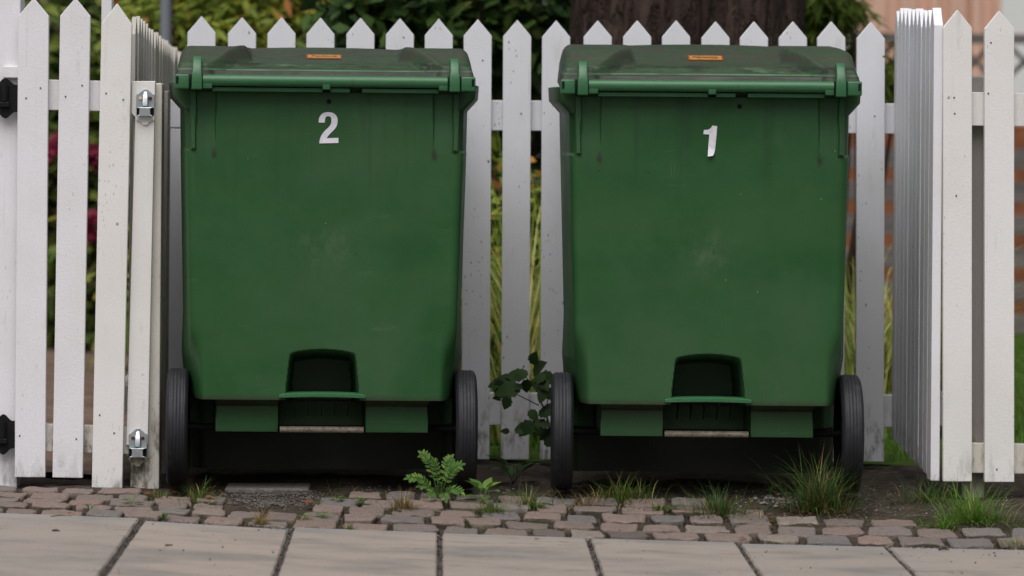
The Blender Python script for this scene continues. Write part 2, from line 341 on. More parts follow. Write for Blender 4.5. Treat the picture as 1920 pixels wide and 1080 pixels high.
M['petal_red'] = m_leaf('red_petal', [(0, (.42, .03, .02)), (1, (.6, .08, .05))])
M['grass'] = m_leaf('grass_blade', [(0, (.0375, .0813, .0150)), (.45, (.0750, .1500, .0250)), (.72, (.1375, .2063, .0400)), (.80, (.2500, .2250, .0750)), (1, (.4125, .2875, .1250))], .3)
M['grass_dark'] = m_leaf('dark_grass_blade', [(0, (.0252, .0644, .0168)), (.6, (.0504, .1120, .0252)), (.85, (.0980, .1540, .0364)), (.92, (.2800, .1820, .0700)), (1, (.3640, .2240, .0980))], .3)
M['grass_dry'] = m_leaf('dry_grass_blade', [(0, (.10, .11, .03)), (.3, (.20, .14, .055)), (.7, (.32, .21, .09)), (1, (.42, .30, .15))], .3)
M['grass_bright'] = m_leaf('bright_grass_blade', [(0, (.0750, .1625, .0225)), (.6, (.1250, .2500, .0350)), (.9, (.2125, .3125, .0625)), (1, (.3750, .3000, .1250))], .35)
M['ornamental'] = m_leaf('ornamental_grass_blade', [(0, (.0915, .1664, .0266)), (.45, (.1996, .2496, .0415)), (.75, (.3994, .3994, .0998)), (.9, (.5440, .5324, .2163)), (1, (.2496, .0915, .0333))], .4)
M['stem'] = NM('stem').fin((.05, .06, .02), .7, .3)
M['stem_red'] = NM('brown_stem').fin((.055, .032, .02), .8, .2)
M['dead'] = m_leaf('dead_leaf', [(0, (.09, .035, .016)), (1, (.20, .085, .035))], .1, .8)
M['twig'] = NM('twig_bark').fin((.045, .027, .02), .9, .2)

# ------------------------------------------------------------------ ground
def sheet(name, xs, ys, zf, mat, **k):
    mb = MB(); nx = len(xs)
    mb.v = [(x, y, zf(x, y)) for y in ys for x in xs]
    mb.f = [(j * nx + i, j * nx + i + 1, (j + 1) * nx + i + 1, (j + 1) * nx + i) for j in range(len(ys) - 1) for i in range(nx - 1)]
    mb.t = [.5] * len(mb.f)
    return tag(mb.build(name, mat, smooth='all', fix=False, **k), kind='structure')
def frange(a, b, n): return [a + (b - a) * i / n for i in range(n + 1)]
sheet('ground', [-220, -60, -20, -8] + frange(-4, 4, 32) + [8, 20, 60, 220], [-60, -12, 0, 4] + frange(7, 10.6, 14) + [12, 14, 18, 25, 60, 300],
      lambda x, y: gz(x, y) - (.045 if y > 7.2 else .20), M['soil'])
sheet('road', [-60, -20, -6, 0, 6, 20, 60], [-14, -4, 2, 5.6], lambda x, y: -.26 + .004 * (y - 5), M['asphalt'])
sheet('lawn', [-16, -8, -3] + frange(-.8, 3, 30) + [6, 10, 16], frange(10.45, 22, 40), lambda x, y: gz(x, y) - .006 + .012 * noise.noise((x * 3, y * 3, 1)), M['lawn'])
sheet('garden_path', frange(-2.2, -.86, 16), frange(9.72, 15.5, 40), lambda x, y: gz(x, y) + .004 + .02 * noise.noise((x * 2, y * 2, 5)), M['path'])
def soil_z(x, y): return gz(x, y) - .0105 + .002 * sm(YE + .5, YE + .7, y) + .010 * noise.noise((x * 7, y * 7, 3)) + .006 * noise.noise((x * 26, y * 26, 8))
sheet('soil_strip', frange(-3, 3.2, 248), frange(8.9, 10.44, 62), soil_z, M['soil'])
kb = MB()
for i in range(-8, 8): kb.box(i * 1.0, i * 1.0 + .994, 5.62, 5.74, -.35, gz(0, 5.7) - .005)
tag(kb.build('kerb', M['concrete'], bevel=.012), kind='structure')

# pavement: long concrete slabs laid side by side, gritty joints between
pv = MB(); J0 = at(825, 1002, YE).x
SP = .3495
for i in range(-12, 13):
    x0, x1 = J0 + i * SP + .0065, J0 + (i + 1) * SP - .0065
    x0 += random.uniform(-.0015, .0015); x1 += random.uniform(-.0015, .0015)
    for (ya, yb) in ((YE - 1.40 + random.uniform(-.003, .003), YE - .004 + random.uniform(-.006, .004)), (YE - 2.815, YE - 1.415)):
        dz = random.uniform(-.003, .003); tt = random.random()
        xs = [x0, x0, lerp(x0, x1, .5), x1, x1]; n = 6
        vs = []; fs = []
        xg = [x0, x0 + .004] + [lerp(x0, x1, k / 6) for k in range(1, 6)] + [x1 - .004, x1]
        yg = [ya, ya + .004] + [lerp(ya, yb, k / 60) for k in range(1, 60)] + [yb - .004, yb]
        for jj, y in enumerate(yg):
            for ii, x in enumerate(xg):
                if ii in (0, 8): x += .0022 * noise.noise((x * 9, y * 22, 2)) + (.003 if ii == 0 else -.003) * max(0, noise.noise((x * 5, y * 45, 7)))
                e = (ii in (0, 8)) + (jj in (0, len(yg) - 1))
                vs.append((x, y, gz(x, y) + dz - (.004 if e else 0) + .0008 * noise.noise((x * 30, y * 30, 0))))
        N = 9
        fs = [(j * N + k, j * N + k + 1, (j + 1) * N + k + 1, (j + 1) * N + k) for j in range(len(yg) - 1) for k in range(8)]
        NJ = len(yg) - 1; o = len(vs); per = list(range(9)) + [j * 9 + 8 for j in range(1, NJ + 1)] + [NJ * 9 + k for k in range(7, -1, -1)] + [j * 9 for j in range(NJ - 1, 0, -1)]
        vs += [(vs[q][0], vs[q][1], vs[q][2] - .05) for q in per]
        m_ = len(per); fs += [(per[k], o + k, o + (k + 1) % m_, per[(k + 1) % m_]) for k in range(m_)]
        pv.add(vs, fs, tt)
tag(pv.build('pavement', M['slab'], smooth=35, tint=True), kind='structure')
jb = sheet('joint_bed', frange(-4, 4.2, 120), frange(YE - 2.85, YE + .02, 40), lambda x, y: gz(x, y) - .014, M['soil'])

# granite setts in courses
stt = MB()
def sett(cx, cy, sx, sy, tint, lift):
    NX, NY = 15, 11; vs = []
    rz = random.uniform(-.06, .06); tx, ty = random.uniform(-.03, .03), random.uniform(-.05, .03); sd = random.random() * 50
    p = random.uniform(5, 11); tap = random.uniform(-.10, .10)
    for j in range(NY):
        for i in range(NX):
            u = -1 + 2 * i / (NX - 1); v = -1 + 2 * j / (NY - 1)
            u = math.copysign(abs(u) ** .5, u); v = math.copysign(abs(v) ** .5, v)
            r = max(abs(u), abs(v))
            k = (abs(u) ** p + abs(v) ** p) ** (1 / p) / max(r, 1e-6) if r > 0 else 1
            x = u / k * sx / 2 * (1 + tap * v); y = v / k * sy / 2
            e = .0045 * noise.noise((x * 34 + sd, y * 34, sd)) + .0022 * noise.noise((x * 85, y * 85, sd + 3))
            x += e * u; y += .8 * e * v
            rr_ = r + .05 * noise.noise((x * 40, y * 40, sd + 5))
            z = -.040 * max(0, (rr_ - .86) / .14) ** 2.0 + .0034 * noise.noise((x * 26 + sd, y * 26, sd)) + .0020 * noise.noise((x * 75 + sd, y * 75, sd)) + .0014 * noise.noise((x * 190 + sd, y * 190, sd))
            z = max(z, -.05) + tx * x + ty * y
            X = cx + x * math.cos(rz) - y * math.sin(rz); Y = cy + x * math.sin(rz) + y * math.cos(rz)
            vs.append((X, Y, gz(X, Y) + z + lift))
    fs = [(j * NX + i, j * NX + i + 1, (j + 1) * NX + i + 1, (j + 1) * NX + i) for j in range(NY - 1) for i in range(NX - 1)]
    stt.add(vs, fs, tint)
rng = random.Random(11)
def sett_ok(r, px):
    lim = interp([(0, 4.2), (200, 4.4), (300, 3.6), (425, 3.6), (430, 1.6), (585, 1.6), (592, 3.8), (800, 4.8), (1050, 5), (1270, 4.6), (1480, 2.9), (1740, 2.7), (1770, 1.6), (2100, 1.6)], px)
    return r < lim
for r in range(6):
    x = -2.2 + rng.random() * .08; cy0 = YE + .058 + r * .098
    while x < 2.6:
        wd = rng.uniform(.078, .122); cx = x + wd / 2
        px = VX + cx * F / cy0
        cy = cy0 + rng.uniform(-.006, .006)
        if sett_ok(r, px):
            tnt = rng.random() * .955
            sett(cx, cy, wd - .002, rng.uniform(.093, .0995), tnt, rng.uniform(-.003, .004))
        x += wd + rng.uniform(-.001, .005)
for px, py in ((103, 953), (1262, 968)):
    p = on_ground(px, py)
tag(stt.build('cobblestone_strip', M['sett'], smooth='all', tint=True, fix=False), kind='structure')

# loose grit in joints and on the gravel patch
gv = MB()
def pebble(mb, p, r, tint=None):
    s = [(1, 0, 0), (0, 1, 0), (-1, 0, 0), (0, -1, 0), (0, 0, .8), (0, 0, -.6)]
    q = random.random() * 3; vs = []
    for a_, b_, c_ in s:
        k = r * random.uniform(.7, 1.2); vs.append((p[0] + k * (a_ * math.cos(q) - b_ * math.sin(q)), p[1] + k * (a_ * math.sin(q) + b_ * math.cos(q)), p[2] + k * c_))
    mb.add(vs, [(0, 1, 4), (1, 2, 4), (2, 3, 4), (3, 0, 4), (1, 0, 5), (2, 1, 5), (3, 2, 5), (0, 3, 5)], random.random() if tint is None else tint)
for i in range(-6, 7):
    for k in range(420):
        x = J0 + i * SP + random.gauss(0, .004); y = YE - random.random() * 1.4
        pebble(gv, (x, y, gz(x, y) - .011 + random.random() * .006), random.uniform(.0015, .004), random.random() * .7)
for k in range(1600):
    x = random.uniform(-2.2, 2.4); y = YE + random.gauss(.004, .006); pebble(gv, (x, y, gz(x, y) - .010 + random.random() * .008), random.uniform(.0015, .004))
for k in range(260):
    x = random.uniform(-1.3, 1.5); y = YE - random.random() ** 1.6 * 1.1; pebble(gv, (x, y, gz(x, y) + .001), random.uniform(.0012, .0034), random.random() * .4)
for k in range(2600):
    px = random.gauss(512, 48); py = random.uniform(916, 950)
    if abs(px - 512) > 105 + 18 * noise.noise((py * .1, 3, 1)) or py > 948 - 14 * abs(noise.noise((px * .03, 1, 5))): continue
    p = on_ground(px, py)
    pebble(gv, (p.x, p.y, soil_z(p.x, p.y) + .004 * random.random()), random.uniform(.0012, .0038), random.random() * .8)
for k in range(1500):
    p = on_ground(random.uniform(640, 1900), random.uniform(905, 965)); pebble(gv, (p.x, p.y, soil_z(p.x, p.y) + .001), random.uniform(.0015, .004))
for k in range(120):
    p = on_ground(random.gauss(1465, 22), random.gauss(932, 6)); pebble(gv, (p.x, p.y, soil_z(p.x, p.y) + .004 * random.random()), random.uniform(.003, .009))
tag(gv.build('grit', M['gravel'], tint=True, fix=False), kind='stuff')
p = on_ground(500, 915)
cb = MB(); cb.box(-.105, .105, 0, .15, -.05, -.001)
tag(cb.build('concrete_block', M['concrete'], loc=(p.x, p.y + .0, p.z), bevel=.005), 'flat grey concrete block set in the gravel under the bin numbered 2', 'concrete block')

# ------------------------------------------------------------------ fences
def picket_mesh(name, wd, h, mat, th=.021, tip=.045):
    mb = MB(); mb.prism([(-wd / 2, 0), (wd / 2, 0), (wd / 2, h - tip), (0, h), (-wd / 2, h - tip)], 'y', 0, th)
    return mb.mesh(name, mat, bevel=.0016, seg=2)
_pm = {}
def picket(parent, px, y0, y1, Y, wd_px, mat, lean_px=0, name='picket', tip=.045):
    """a pointed board whose front face stands at depth Y; px at its top, lean in pixels towards the bottom"""
    t = at(px, y0, Y); b = at(px + lean_px, y1, Y); wd = wd_px * Y / F; h = (t - b).length
    me = picket_mesh(name, wd, h, M[mat], tip=tip)
    o = link_mesh(name, me, parent, rot=(0, math.atan2(t.x - b.x, t.z - b.z), 0)); o.location = b - parent.location
    return o
def boxpart(name, parent, x0, x1, y0, y1, z0, z1, mat, bevel=.002):
    mb = MB(); cx, cy = (x0 + x1) / 2, (y0 + y1) / 2
    mb.box(x0 - cx, x1 - cx, y0 - cy, y1 - cy, 0, z1 - z0)
    return mb.build(name, M[mat], parent, loc=Vector((cx, cy, z0)) - parent.location, bevel=bevel)
def railpart(name, parent, pa, pb, Y0, Y1, hpx, mat):
    """rail whose front upper edge runs from pixel pa to pixel pb on plane Y0"""
    a_, b_ = at(*pa, Y0), at(*pb, Y0); hh = hpx * Y0 / F; mb = MB(); d = b_ - a_
    vs = [(0, 0, -hh), (d.x, 0, d.z - hh), (d.x, Y1 - Y0, d.z - hh), (0, Y1 - Y0, -hh), (0, 0, 0), (d.x, 0, d.z), (d.x, Y1 - Y0, d.z), (0, Y1 - Y0, 0)]
    mb.add(vs, [(0, 1, 2, 3), (4, 5, 6, 7), (0, 1, 5, 4), (1, 2, 6, 5), (2, 3, 7, 6), (3, 0, 4, 7)])
    return mb.build(name, M[mat], parent, loc=a_ - parent.location, bevel=.002)
def nail(parent_picket, thing, px, py, Y, r=.0022):
    p = at(px, py, Y); mb = MB(); mb.cyl((0, -.0012, 0), (0, .004, 0), r, n=10)
    o = mb.build('nail', M['nail'], parent_picket)
    bpy.context.view_layer.update()
    o.location = parent_picket.matrix_world.inverted() @ p
    return o

# rear fence behind the bins
b = at(1000, 900, YR); b.z = gz(b.x, YR)
rear = empty('picket_fence', b, 'long white picket fence running behind the two green bins', 'fence')
tips = [(378, 30), (454, 32), (528, 32), (601, 33), (676, 33), (750, 34), (823, 35), (896, 36), (970, 37), (1043, 38), (1121, 38), (1195, 38), (1268, 38), (1342, 40), (1414, 40), (1487, 40), (1559, 40), (1633, 41)]
rp = []
for i, (px, py) in enumerate(tips):
    rp.append(picket(rear, px, py, 858 + i * .45, YR, 52.5, 'paint_rear', -7 + i * .3))
railpart('rail', rear, (330, 183), (1702, 194), YR + .0225, YR + .06, 57, 'paint_rear')
railpart('rail', rear, (330, 734), (1702, 741), YR + .0225, YR + .06, 60, 'paint_rear')
p0, p1 = at(318, 187, YR - .01), at(344, 735, YR - .01)
boxpart('corner_board', rear, at(318, 400, YR).x, at(349, 400, YR).x, YR - .006, YR + .02, p1.z, at(330, 241, YR).z, 'paint_rear')
boxpart('rail_end', rear, at(316, 400, YR).x, at(349, 400, YR).x, YR - .008, YR + .02, at(330, 240, YR).z + .001, at(330, 187, YR).z, 'paint_rear')
for (i, px, py) in ((6, 757, 70), (8, 977, 213), (17, 1640, 218), (7, 905, 113)): nail(rp[i], rear, px, py, YR, .0022)

# path fence running away from the gate
XP = at(248, 100, 9.62).x
b = Vector((XP, 9.62, gz(XP, 9.62)))
pf = empty('picket_fence', b, 'white picket fence running back into the garden behind the gate latch', 'fence')
def side_picket_mesh(name, wd, h, mat, th=.021, tip=.045):
    mb = MB(); mb.prism([(-wd / 2, 0), (wd / 2, 0), (wd / 2, h - tip), (0, h), (-wd / 2, h - tip)], 'x', 0, th)
    return mb.mesh(name, mat, bevel=.0016)
sm_path = side_picket_mesh('picket', .076, 1.128, M['paint_path'], th=.012)
for i in range(21):
    y = 9.66 + i * .094
    o = link_mesh('picket', sm_path, pf, (random.uniform(-.001, .001) - .004, y - b.y, gz(XP, y) + .05 - b.z - .012 * i * .3), (random.uniform(-.004, .004), 0, 0), (1, 1, random.uniform(.996, 1.004)))
boxpart('rail', pf, XP - .045, XP - .006, 9.64, 11.75, b.z + .92, b.z + .985, 'paint_old')
boxpart('rail', pf, XP - .045, XP - .006, 9.64, 11.75, b.z + .17, b.z + .24, 'paint_old')
tall = at(202, -14, 9.72)
boxpart('post', pf, at(191.5, 0, 9.72).x, at(211, 0, 9.72).x, 9.70, 9.76, gz(-.85, 9.7), tall.z + .03, 'paint')
boxpart('post', pf, at(305, 500, 10.0).x, at(315, 500, 10.0).x, 9.96, 10.05, gz(XP, 10) - .02, at(310, 171, 10).z, 'paint_grey')

# right-hand return, seen edge on
XQ = at(1748, 500, YF).x
b = Vector((XQ, YF, gz(XQ, YF)))
rr = empty('picket_fence', b, 'row of white pickets seen edge on, right of the bin numbered 1', 'fence')
zt, zb_ = at(1757, 22, YF).z, at(1757, 902, YF).z
for i in range(10):
    y = YF + .002 + i * .0835
    wdk = .074
    h = zt - zb_ + (.012 if i == 0 else random.uniform(-.004, .004)) - .001 * i
    me = side_picket_mesh('picket', wdk, h, M['paint'] if i < 2 else M['paint_rear'], th=.0225 if i == 0 else .021)
    link_mesh('picket', me, rr, ((0 if i == 0 else random.uniform(-.0014, .0014)) - .0, y + wdk / 2 - b.y, zb_ - b.z + .004 * i + (.0 if i == 0 else .006)), (0, 0, 0))
boxpart('rail', rr, XQ + .0225, XQ + .058, YF + .03, YR + .05, at(1760, 235, YF).z, at(1760, 176, YF).z, 'paint')
boxpart('rail', rr, XQ + .0225, XQ + .058, YF + .03, YR + .05, at(1760, 800, YF).z, at(1760, 745, YF).z, 'paint')

# front fence on the right
b = at(1836, 930, YF); b.z = gz(b.x, YF)
rf = empty('picket_fence', b, 'warm white pickets at the right edge, standing in front of a grey post', 'fence')
YQ = YF - .012
q0 = picket(rf, 1795.5, 18, 903, YQ, 54, 'paint_warm', 0)
q1 = picket(rf, 1874, 20, 904, YQ, 55.5, 'paint_warm', 0)
q2 = picket(rf, 1952, 22, 906, YQ, 55, 'paint_warm', 0)
railpart('rail', rf, (1772, 172), (2060, 176), YQ + .0225, YQ + .058, 63, 'paint_warm')
railpart('rail', rf, (1772, 830), (2060, 835), YQ + .0225, YQ + .058, 56, 'paint_old')
boxpart('post', rf, at(1812, 500, YQ).x, at(1856, 500, YQ).x, YQ + .0605, YQ + .12, gz(b.x, YF) - .03, at(1835, 143, YQ + .06).z, 'paint_grey', .004)
for (q, px, py) in ((q0, 1789, 183), (q0, 1790, 213), (q0, 1793, 367), (q1, 1853, 175), (q1, 1858, 80), (q1, 1869, 880)): nail(q, rf, px, py, YQ, .0021)

# left: gate hung on its post, latch post, iron fittings
b = at(15, 905, YF); b.z = gz(b.x, YF)
gp = empty('gate_post', b, 'broad white gate post with black hinges, at the left edge', 'post')
boxpart('post', gp, at(-70, 500, YF).x, at(33, 500, YF).x, YF + .022, YF + .12, b.z - .02, at(15, -60, YF).z, 'paint', .004)
boxpart('ledge_board', gp, at(2.5, 500, YF).x, at(33.5, 500, YF).x, YF + .004, YF + .0218, at(15, 146, YF).z, at(15, 124, YF).z, 'paint')

b = at(140, 900, YF); b.z = gz(b.x, YF) + .01
gate = empty('garden_gate', b, 'white picket garden gate with black hinges, left of the bin numbered 2', 'gate')
YG = YF - .012
g0 = picket(gate, 63, -4, 895, YG, 57, 'paint', -7)
g1 = picket(gate, 141.5, -4, 896, YG, 56.5, 'paint', -15)
g2 = picket(gate, 219.5, 6, 915, YG - .006, 57, 'paint_warm', -19, tip=.052)
for (g, px, py) in ((g0, 49, 184), (g0, 76, 165), (g1, 123, 181), (g1, 154, 160), (g2, 199, 175), (g2, 231, 187), (g0, 37, 817), (g1, 143, 823), (g2, 187, 778), (g2, 214, 812)): nail(g, gate, px, py, g.parent and (YG - .006 if g is g2 else YG), .0021)
railpart('rail', gate, (36, 148), (262, 153), YG + .0225, YG + .058, 57, 'paint')
railpart('rail', gate, (36, 793), (242, 800), YG + .0225, YG + .058, 52, 'paint_old')
def hinge(px0, px1, py0, py1):
    k = F / YG; cx = at((px0 + px1) / 2, (py0 + py1) / 2, YG)
    w2 = (px1 - px0) / 2 / k; h2 = (py1 - py0) / 2 / k
    pl = MB(); out = []
    for s_ in (1, -1):
        for u in frange(-1, 1, 16):
            uu = u * s_; out.append((uu * w2, s_ * h2 * (.68 + .32 * (math.cos(min(1, abs(uu) * 1.25) * math.pi) * .5 + .5))))
    pl.prism(out, 'y', 0, .004)
    o = pl.build('hinge', M['iron'], gate, loc=cx + Vector((0, .006, 0)) - gate.location, bevel=.001)
    kn = MB(); kn.cyl((-.002, -.004, -h2 * .15), (-.002, -.004, h2 * .62), .010, n=16); kn.build('knuckle', M['iron'], o, smooth=30)
    kn = MB(); kn.box(-.013, .011, -.012, .0, -h2 * .45, -h2 * .18); kn.build('hinge_pin', M['iron'], o, bevel=.002)
    return o
hinge(-14, 33, 146, 222); hinge(-16, 27, 777, 853)

b = at(278, 915, YF + .03); b.z = gz(b.x, YF) - .01
lp = empty('latch_post', b, 'weathered white latch post with two galvanised metal latches', 'post')
boxpart('post', lp, at(246, 500, YF).x, at(300, 500, YF).x, YF + .0255, YF + .11, b.z, at(297, 156, YF + .03).z, 'paint_old', .003)
bt = MB(); 
ta, tb_ = at(247, 152, YF), at(291, 152, YF); ba, bb_ = at(236.5, 835, YF), at(277, 835, YF); ca = at(253.5, 220, YF)
prof = [(ba.x, ba.z), (bb_.x, bb_.z), (tb_.x, tb_.z), (ta.x, ta.z), (at(246, 212, YF).x, at(246, 212, YF).z), (ca.x, ca.z)]
bt.prism([(x - b.x, z - b.z) for x, z in prof], 'y', YF + .002 - b.y, YF + .0248 - b.y)
bt.build('batten', M['paint_warm'], lp, bevel=.0018)
def latch(px, py0, py1, screwm):
    k = F / YF; c = at(px, py1, YF); hh = (py1 - py0) / k; ww = 34 / k
    pl = MB(); w2 = ww / 2
    out = [(-w2, hh * .30), (w2, hh * .30), (w2, hh * .80), (w2 * .75, hh * .84), (w2 * .45, hh * .93), (w2 * .15, hh), (-w2 * .15, hh), (-w2 * .45, hh * .93), (-w2 * .75, hh * .84), (-w2, hh * .80)]
    pl.prism(out, 'y', -.003, .001)
    o = pl.build('latch', M['galv'], lp, loc=c + Vector((0, -.0005, 0)) - lp.location, bevel=.0008)
    t = MB(); v = []                                     # pressed nose on the plate
    for z_, y_, wn in ((hh * .92, -.002, .10), (hh * .75, -.010, .22), (hh * .5, -.015, .26), (hh * .38, -.016, .24)):
        v.append([(-w2 * wn * 1.6, -.002, z_), (-w2 * wn, y_, z_), (w2 * wn, y_, z_), (w2 * wn * 1.6, -.002, z_)])
    t.rings(v, cap=True, closed=True); t.build('nose', M['galv'], o, smooth=50)
    t = MB(); t.prism([(-w2, 0), (w2 * .95, 0), (w2 * .62, hh * .06), (w2 * .6, hh * .28), (w2, hh * .33), (-w2, hh * .33), (-w2 * .6, hh * .28), (-w2 * .62, hh * .06)], 'y', -.018, -.006)
    t.build('keeper', M['galv'], o, bevel=.0015)
    t = MB(); t.box(-w2 * .95, w2 * .95, -.005, .0008, hh * .03, hh * .29); t.build('slot', M['iron'], o)
    for s_, m_ in zip((-1, 1), screwm):
        t = MB(); t.cyl((s_ * w2 * .55, -.0065, hh * .66), (s_ * w2 * .55, -.002, hh * .66), .0042, n=14); t.build('screw', M[m_], o, bevel=.0008)
    t = MB(); t.prism([(-w2, 0), (-w2, -hh * .14), (-w2 * .5, -hh * .2), (-w2 * .2, -hh * .32), (w2 * .2, -hh * .32), (w2 * .5, -hh * .2), (w2, -hh * .14), (w2, 0)], 'y', -.0022, .001)
    t.build('back_plate', M['paint_warm'] if py0 < 400 else M['steel'], o, bevel=.0008)
latch(272.5, 167, 218, ('brass', 'rust')); latch(258.5, 803, 857, ('rust', 'rust'))

# ------------------------------------------------------------------ wheeled bins
def y0f(z): return -.012 + .035 * z
def halfw(z): return interp([(0, .312), (.21, .316), (.26, .320), (.32, .329), (.83, .3435), (.97, .347)], z)
def off(x, z):
    ax = abs(x)
    ztop = .332 - 1.6 * x * x
    hw = lerp(.082, .0735, sm(.22, .33, z))
    mx = 1 - sm(hw - .007, hw + .009, ax); mz = 1 - sm(ztop - .030, ztop + .010, z)
    d = .25 * mx * mz
    u = 1 - sm(.196, .2155, z)
    blk = .052 * (1 - sm(.262, .272, ax)) + .33 * sm(.262, .272, ax)
    blk = lerp(.27, blk, sm(.1035, .109, ax))
    low = 1 - sm(.124, .131, z)
    blk = lerp(blk, .40, low)
    d = max(d, u * blk) if u > 0 else d
    # pull the outer edges back above the wheels
    d += .10 * sm(.285, .332, ax) ** 1.5 * (1 - sm(.22, .40, z)) * (1 - u)
    t = sm(.826, .832, z)
    d += (.007 * sm(.2675, .2695, ax) * sm(.80, .93, z) + t * ( -.009 * sm(.3165, .3175, ax) * (1 - sm(.331, .3325, ax)) + .034 * sm(.331, .335, ax)))
    return d
def ring(z, hw, yb, yf, r, n_side=10, offs=True, nx=210):
    pts = []; bl = interp([(.2, .034), (.42, .020)], z)
    for i in range(nx + 1):
        x = lerp(-hw + r, hw - r, i / nx); pts.append((x, yb, z))
    for k in range(1, 7):
        t = k / 6 * math.pi / 2; pts.append((hw - r + r * math.sin(t), yb + r - r * math.cos(t), z))
    for k in range(1, n_side): q = k / n_side; pts.append((hw + bl * math.sin(q * math.pi), lerp(yb + r, yf - r, q), z))
    for k in range(0, 7):
        t = k / 6 * math.pi / 2; pts.append((hw - r + r * math.cos(t), yf - r + r * math.sin(t), z))
    for k in range(1, 12): pts.append((lerp(hw - r, -hw + r, k / 12), yf, z))
    for k in range(0, 7):
        t = k / 6 * math.pi / 2; pts.append((-hw + r - r * math.sin(t), yf - r + r * math.cos(t), z))
    for k in range(1, n_side): q = k / n_side; pts.append((-hw - bl * math.sin(q * math.pi), lerp(yf - r, yb + r, q), z))
    for k in range(0, 6):
        t = k / 6 * math.pi / 2; pts.append((-hw + r - r * math.cos(t), yb + r - r * math.sin(t), z))
    if offs: pts = [(x, y + off(x, z) * max(0, 1 - max(0, y - yb) / .50), z) for x, y, _ in pts]
    return pts
body = MB(); zs = frange(.012, .27, 66) + frange(.2725, .345, 34) + frange(.355, .815, 26) + frange(.82, .84, 8) + frange(.85, .972, 11)
body.rings([ring(z, halfw(z), y0f(z), lerp(.56, .70, z), .022) for z in zs], cap=True)
rim = []
for z, hw, dy in ((.930, .346, .002), (.952, .366, .004), (.960, .373, .004), (.994, .375, .003), (.996, .366, .01)):
    rim.append(ring(z, hw, .030 + dy, .735, .03, offs=False, nx=20))
body.rings(rim, cap=True)
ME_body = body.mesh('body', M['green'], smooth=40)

lidm = MB()
def lid_z(x, y):
    ax = abs(x)
    zc = 1.0135 + .0100 * sm(.010, .014, y) + .0045 * sm(.044, .048, y) + .017 * sm(.052, .095, y) + .0305 * sm(.075, .38, y)
    zl = 1.0135 + .028 * sm(-.004, .012, y) + .034 * sm(.006, .12, y) + .003 * sm(.1, .3, y)
    x1 = .290 - .80 * min(max(y, 0), .125)
    t = sm(x1 - .011, x1 + .011, ax)
    zc -= .010 * (ax / .3) ** 2 * sm(.05, .3, y)
    zc += .016 * sm(.06, .34, y); zl += .011 * sm(0, .1, y)
    z = lerp(zc, zl, t) + .0022 * math.exp(-((ax - x1 - .012) / .010) ** 2) * sm(.01, .05, y) * (1 - sm(.16, .3, y))
    e = .367 - ax
    f = math.sqrt(max(0, 1 - (1 - min(1, e / .032)) ** 2)) * .8 + .2 * min(1, e / .012)
    z = 1.0135 + (z - 1.0135) * f
    z -= .03 * sm(.55, .76, y)
    return z
xs = frange(-.367, -.348, 8)[:-1] + frange(-.348, -.16, 70)[:-1] + frange(-.16, .16, 32)[:-1] + frange(.16, .348, 70)[:-1] + frange(.348, .367, 8)
ys = frange(-.004, .08, 44)[:-1] + frange(.08, .2, 24)[:-1] + frange(.2, .76, 28)
nx = len(xs)
lidm.v = [(x, y, lid_z(x, y)) for y in ys for x in xs]
lidm.f = [(j * nx + i, j * nx + i + 1, (j + 1) * nx + i + 1, (j + 1) * nx + i) for j in range(len(ys) - 1) for i in range(nx - 1)]
per = list(range(nx)) + [j * nx + nx - 1 for j in range(1, len(ys))] + [(len(ys) - 1) * nx + i for i in range(nx - 2, -1, -1)] + [j * nx for j in range(len(ys) - 2, 0, -1)]
o_ = len(lidm.v); lidm.v += [(lidm.v[q][0], lidm.v[q][1], .986) for q in per]; m_ = len(per)
lidm.f += [(per[k], o_ + k, o_ + (k + 1) % m_, per[(k + 1) % m_]) for k in range(m_)]
lidm.f.append(tuple(o_ + k for k in range(m_))); lidm.t = [.5] * len(lidm.f)
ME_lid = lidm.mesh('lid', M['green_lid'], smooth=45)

def arm_mesh():
    mb = MB(); prof = [(.03, 1.050), (.012, 1.0585), (-.006, 1.0575), (-.022, 1.047), (-.036, 1.025), (-.040, 1.008), (-.040, .977), (-.030, .975), (-.012, .980), (-.012, 1.0), (.01, 1.012), (.03, 1.02)]
    n = len(prof); vs = []
    for s_ in (-1, 1):
        for y, z in prof: vs.append((s_ * (.0130 if z < 1.02 else .0105), y, z))
    mb.add(vs, [tuple(range(n)), tuple(range(2 * n - 1, n - 1, -1))] + [(i, n + i, n + (i + 1) % n, (i + 1) % n) for i in range(n)])
    return mb.mesh('hinge_arm', M['green_worn_lit'], bevel=.0022, seg=3, smooth=40)
ME_arm = arm_mesh()

hb = MB()
n = 20; cz, cy, rr_ = .9990, -.020, .0145
prof = [(cy - rr_ * math.sin(t), cz + rr_ * math.cos(t)) for t in frange(0, math.pi * .9, 14)] + [(cy + .004, cz - rr_ * .9), (cy + .022, cz - rr_ * .4), (cy + .022, cz + rr_)]
hb.prism(prof, 'x', -.300, .300)
ME_bar = hb.mesh('handle_bar', M['green_worn_lit'], smooth=40)
hb = MB()
for x0, x1 in ((-.3005, -.277), (-.0065, .0125), (.279, .3005)): hb.box(x0, x1, -.0325, .02, .979, .999)
for x0, x1 in ((-.277, -.0065), (.0125, .0610), (.0905, .279)): hb.box(x0, x1, -.016, .024, .9725, .9830)
ME_brk = hb.mesh('handle_bracket', M['green_worn_lit'], bevel=.0018, smooth=40)
def stub(s_):
    hb = MB()
    x0, x1 = (.3330, .3690)
    hb.box(min(s_ * x0, s_ * x1), max(s_ * x0, s_ * x1), -.033, .022, .9775, 1.0135)
    return hb.mesh('handle_end', M['green_worn_lit'], bevel=.004, seg=3, smooth=40)
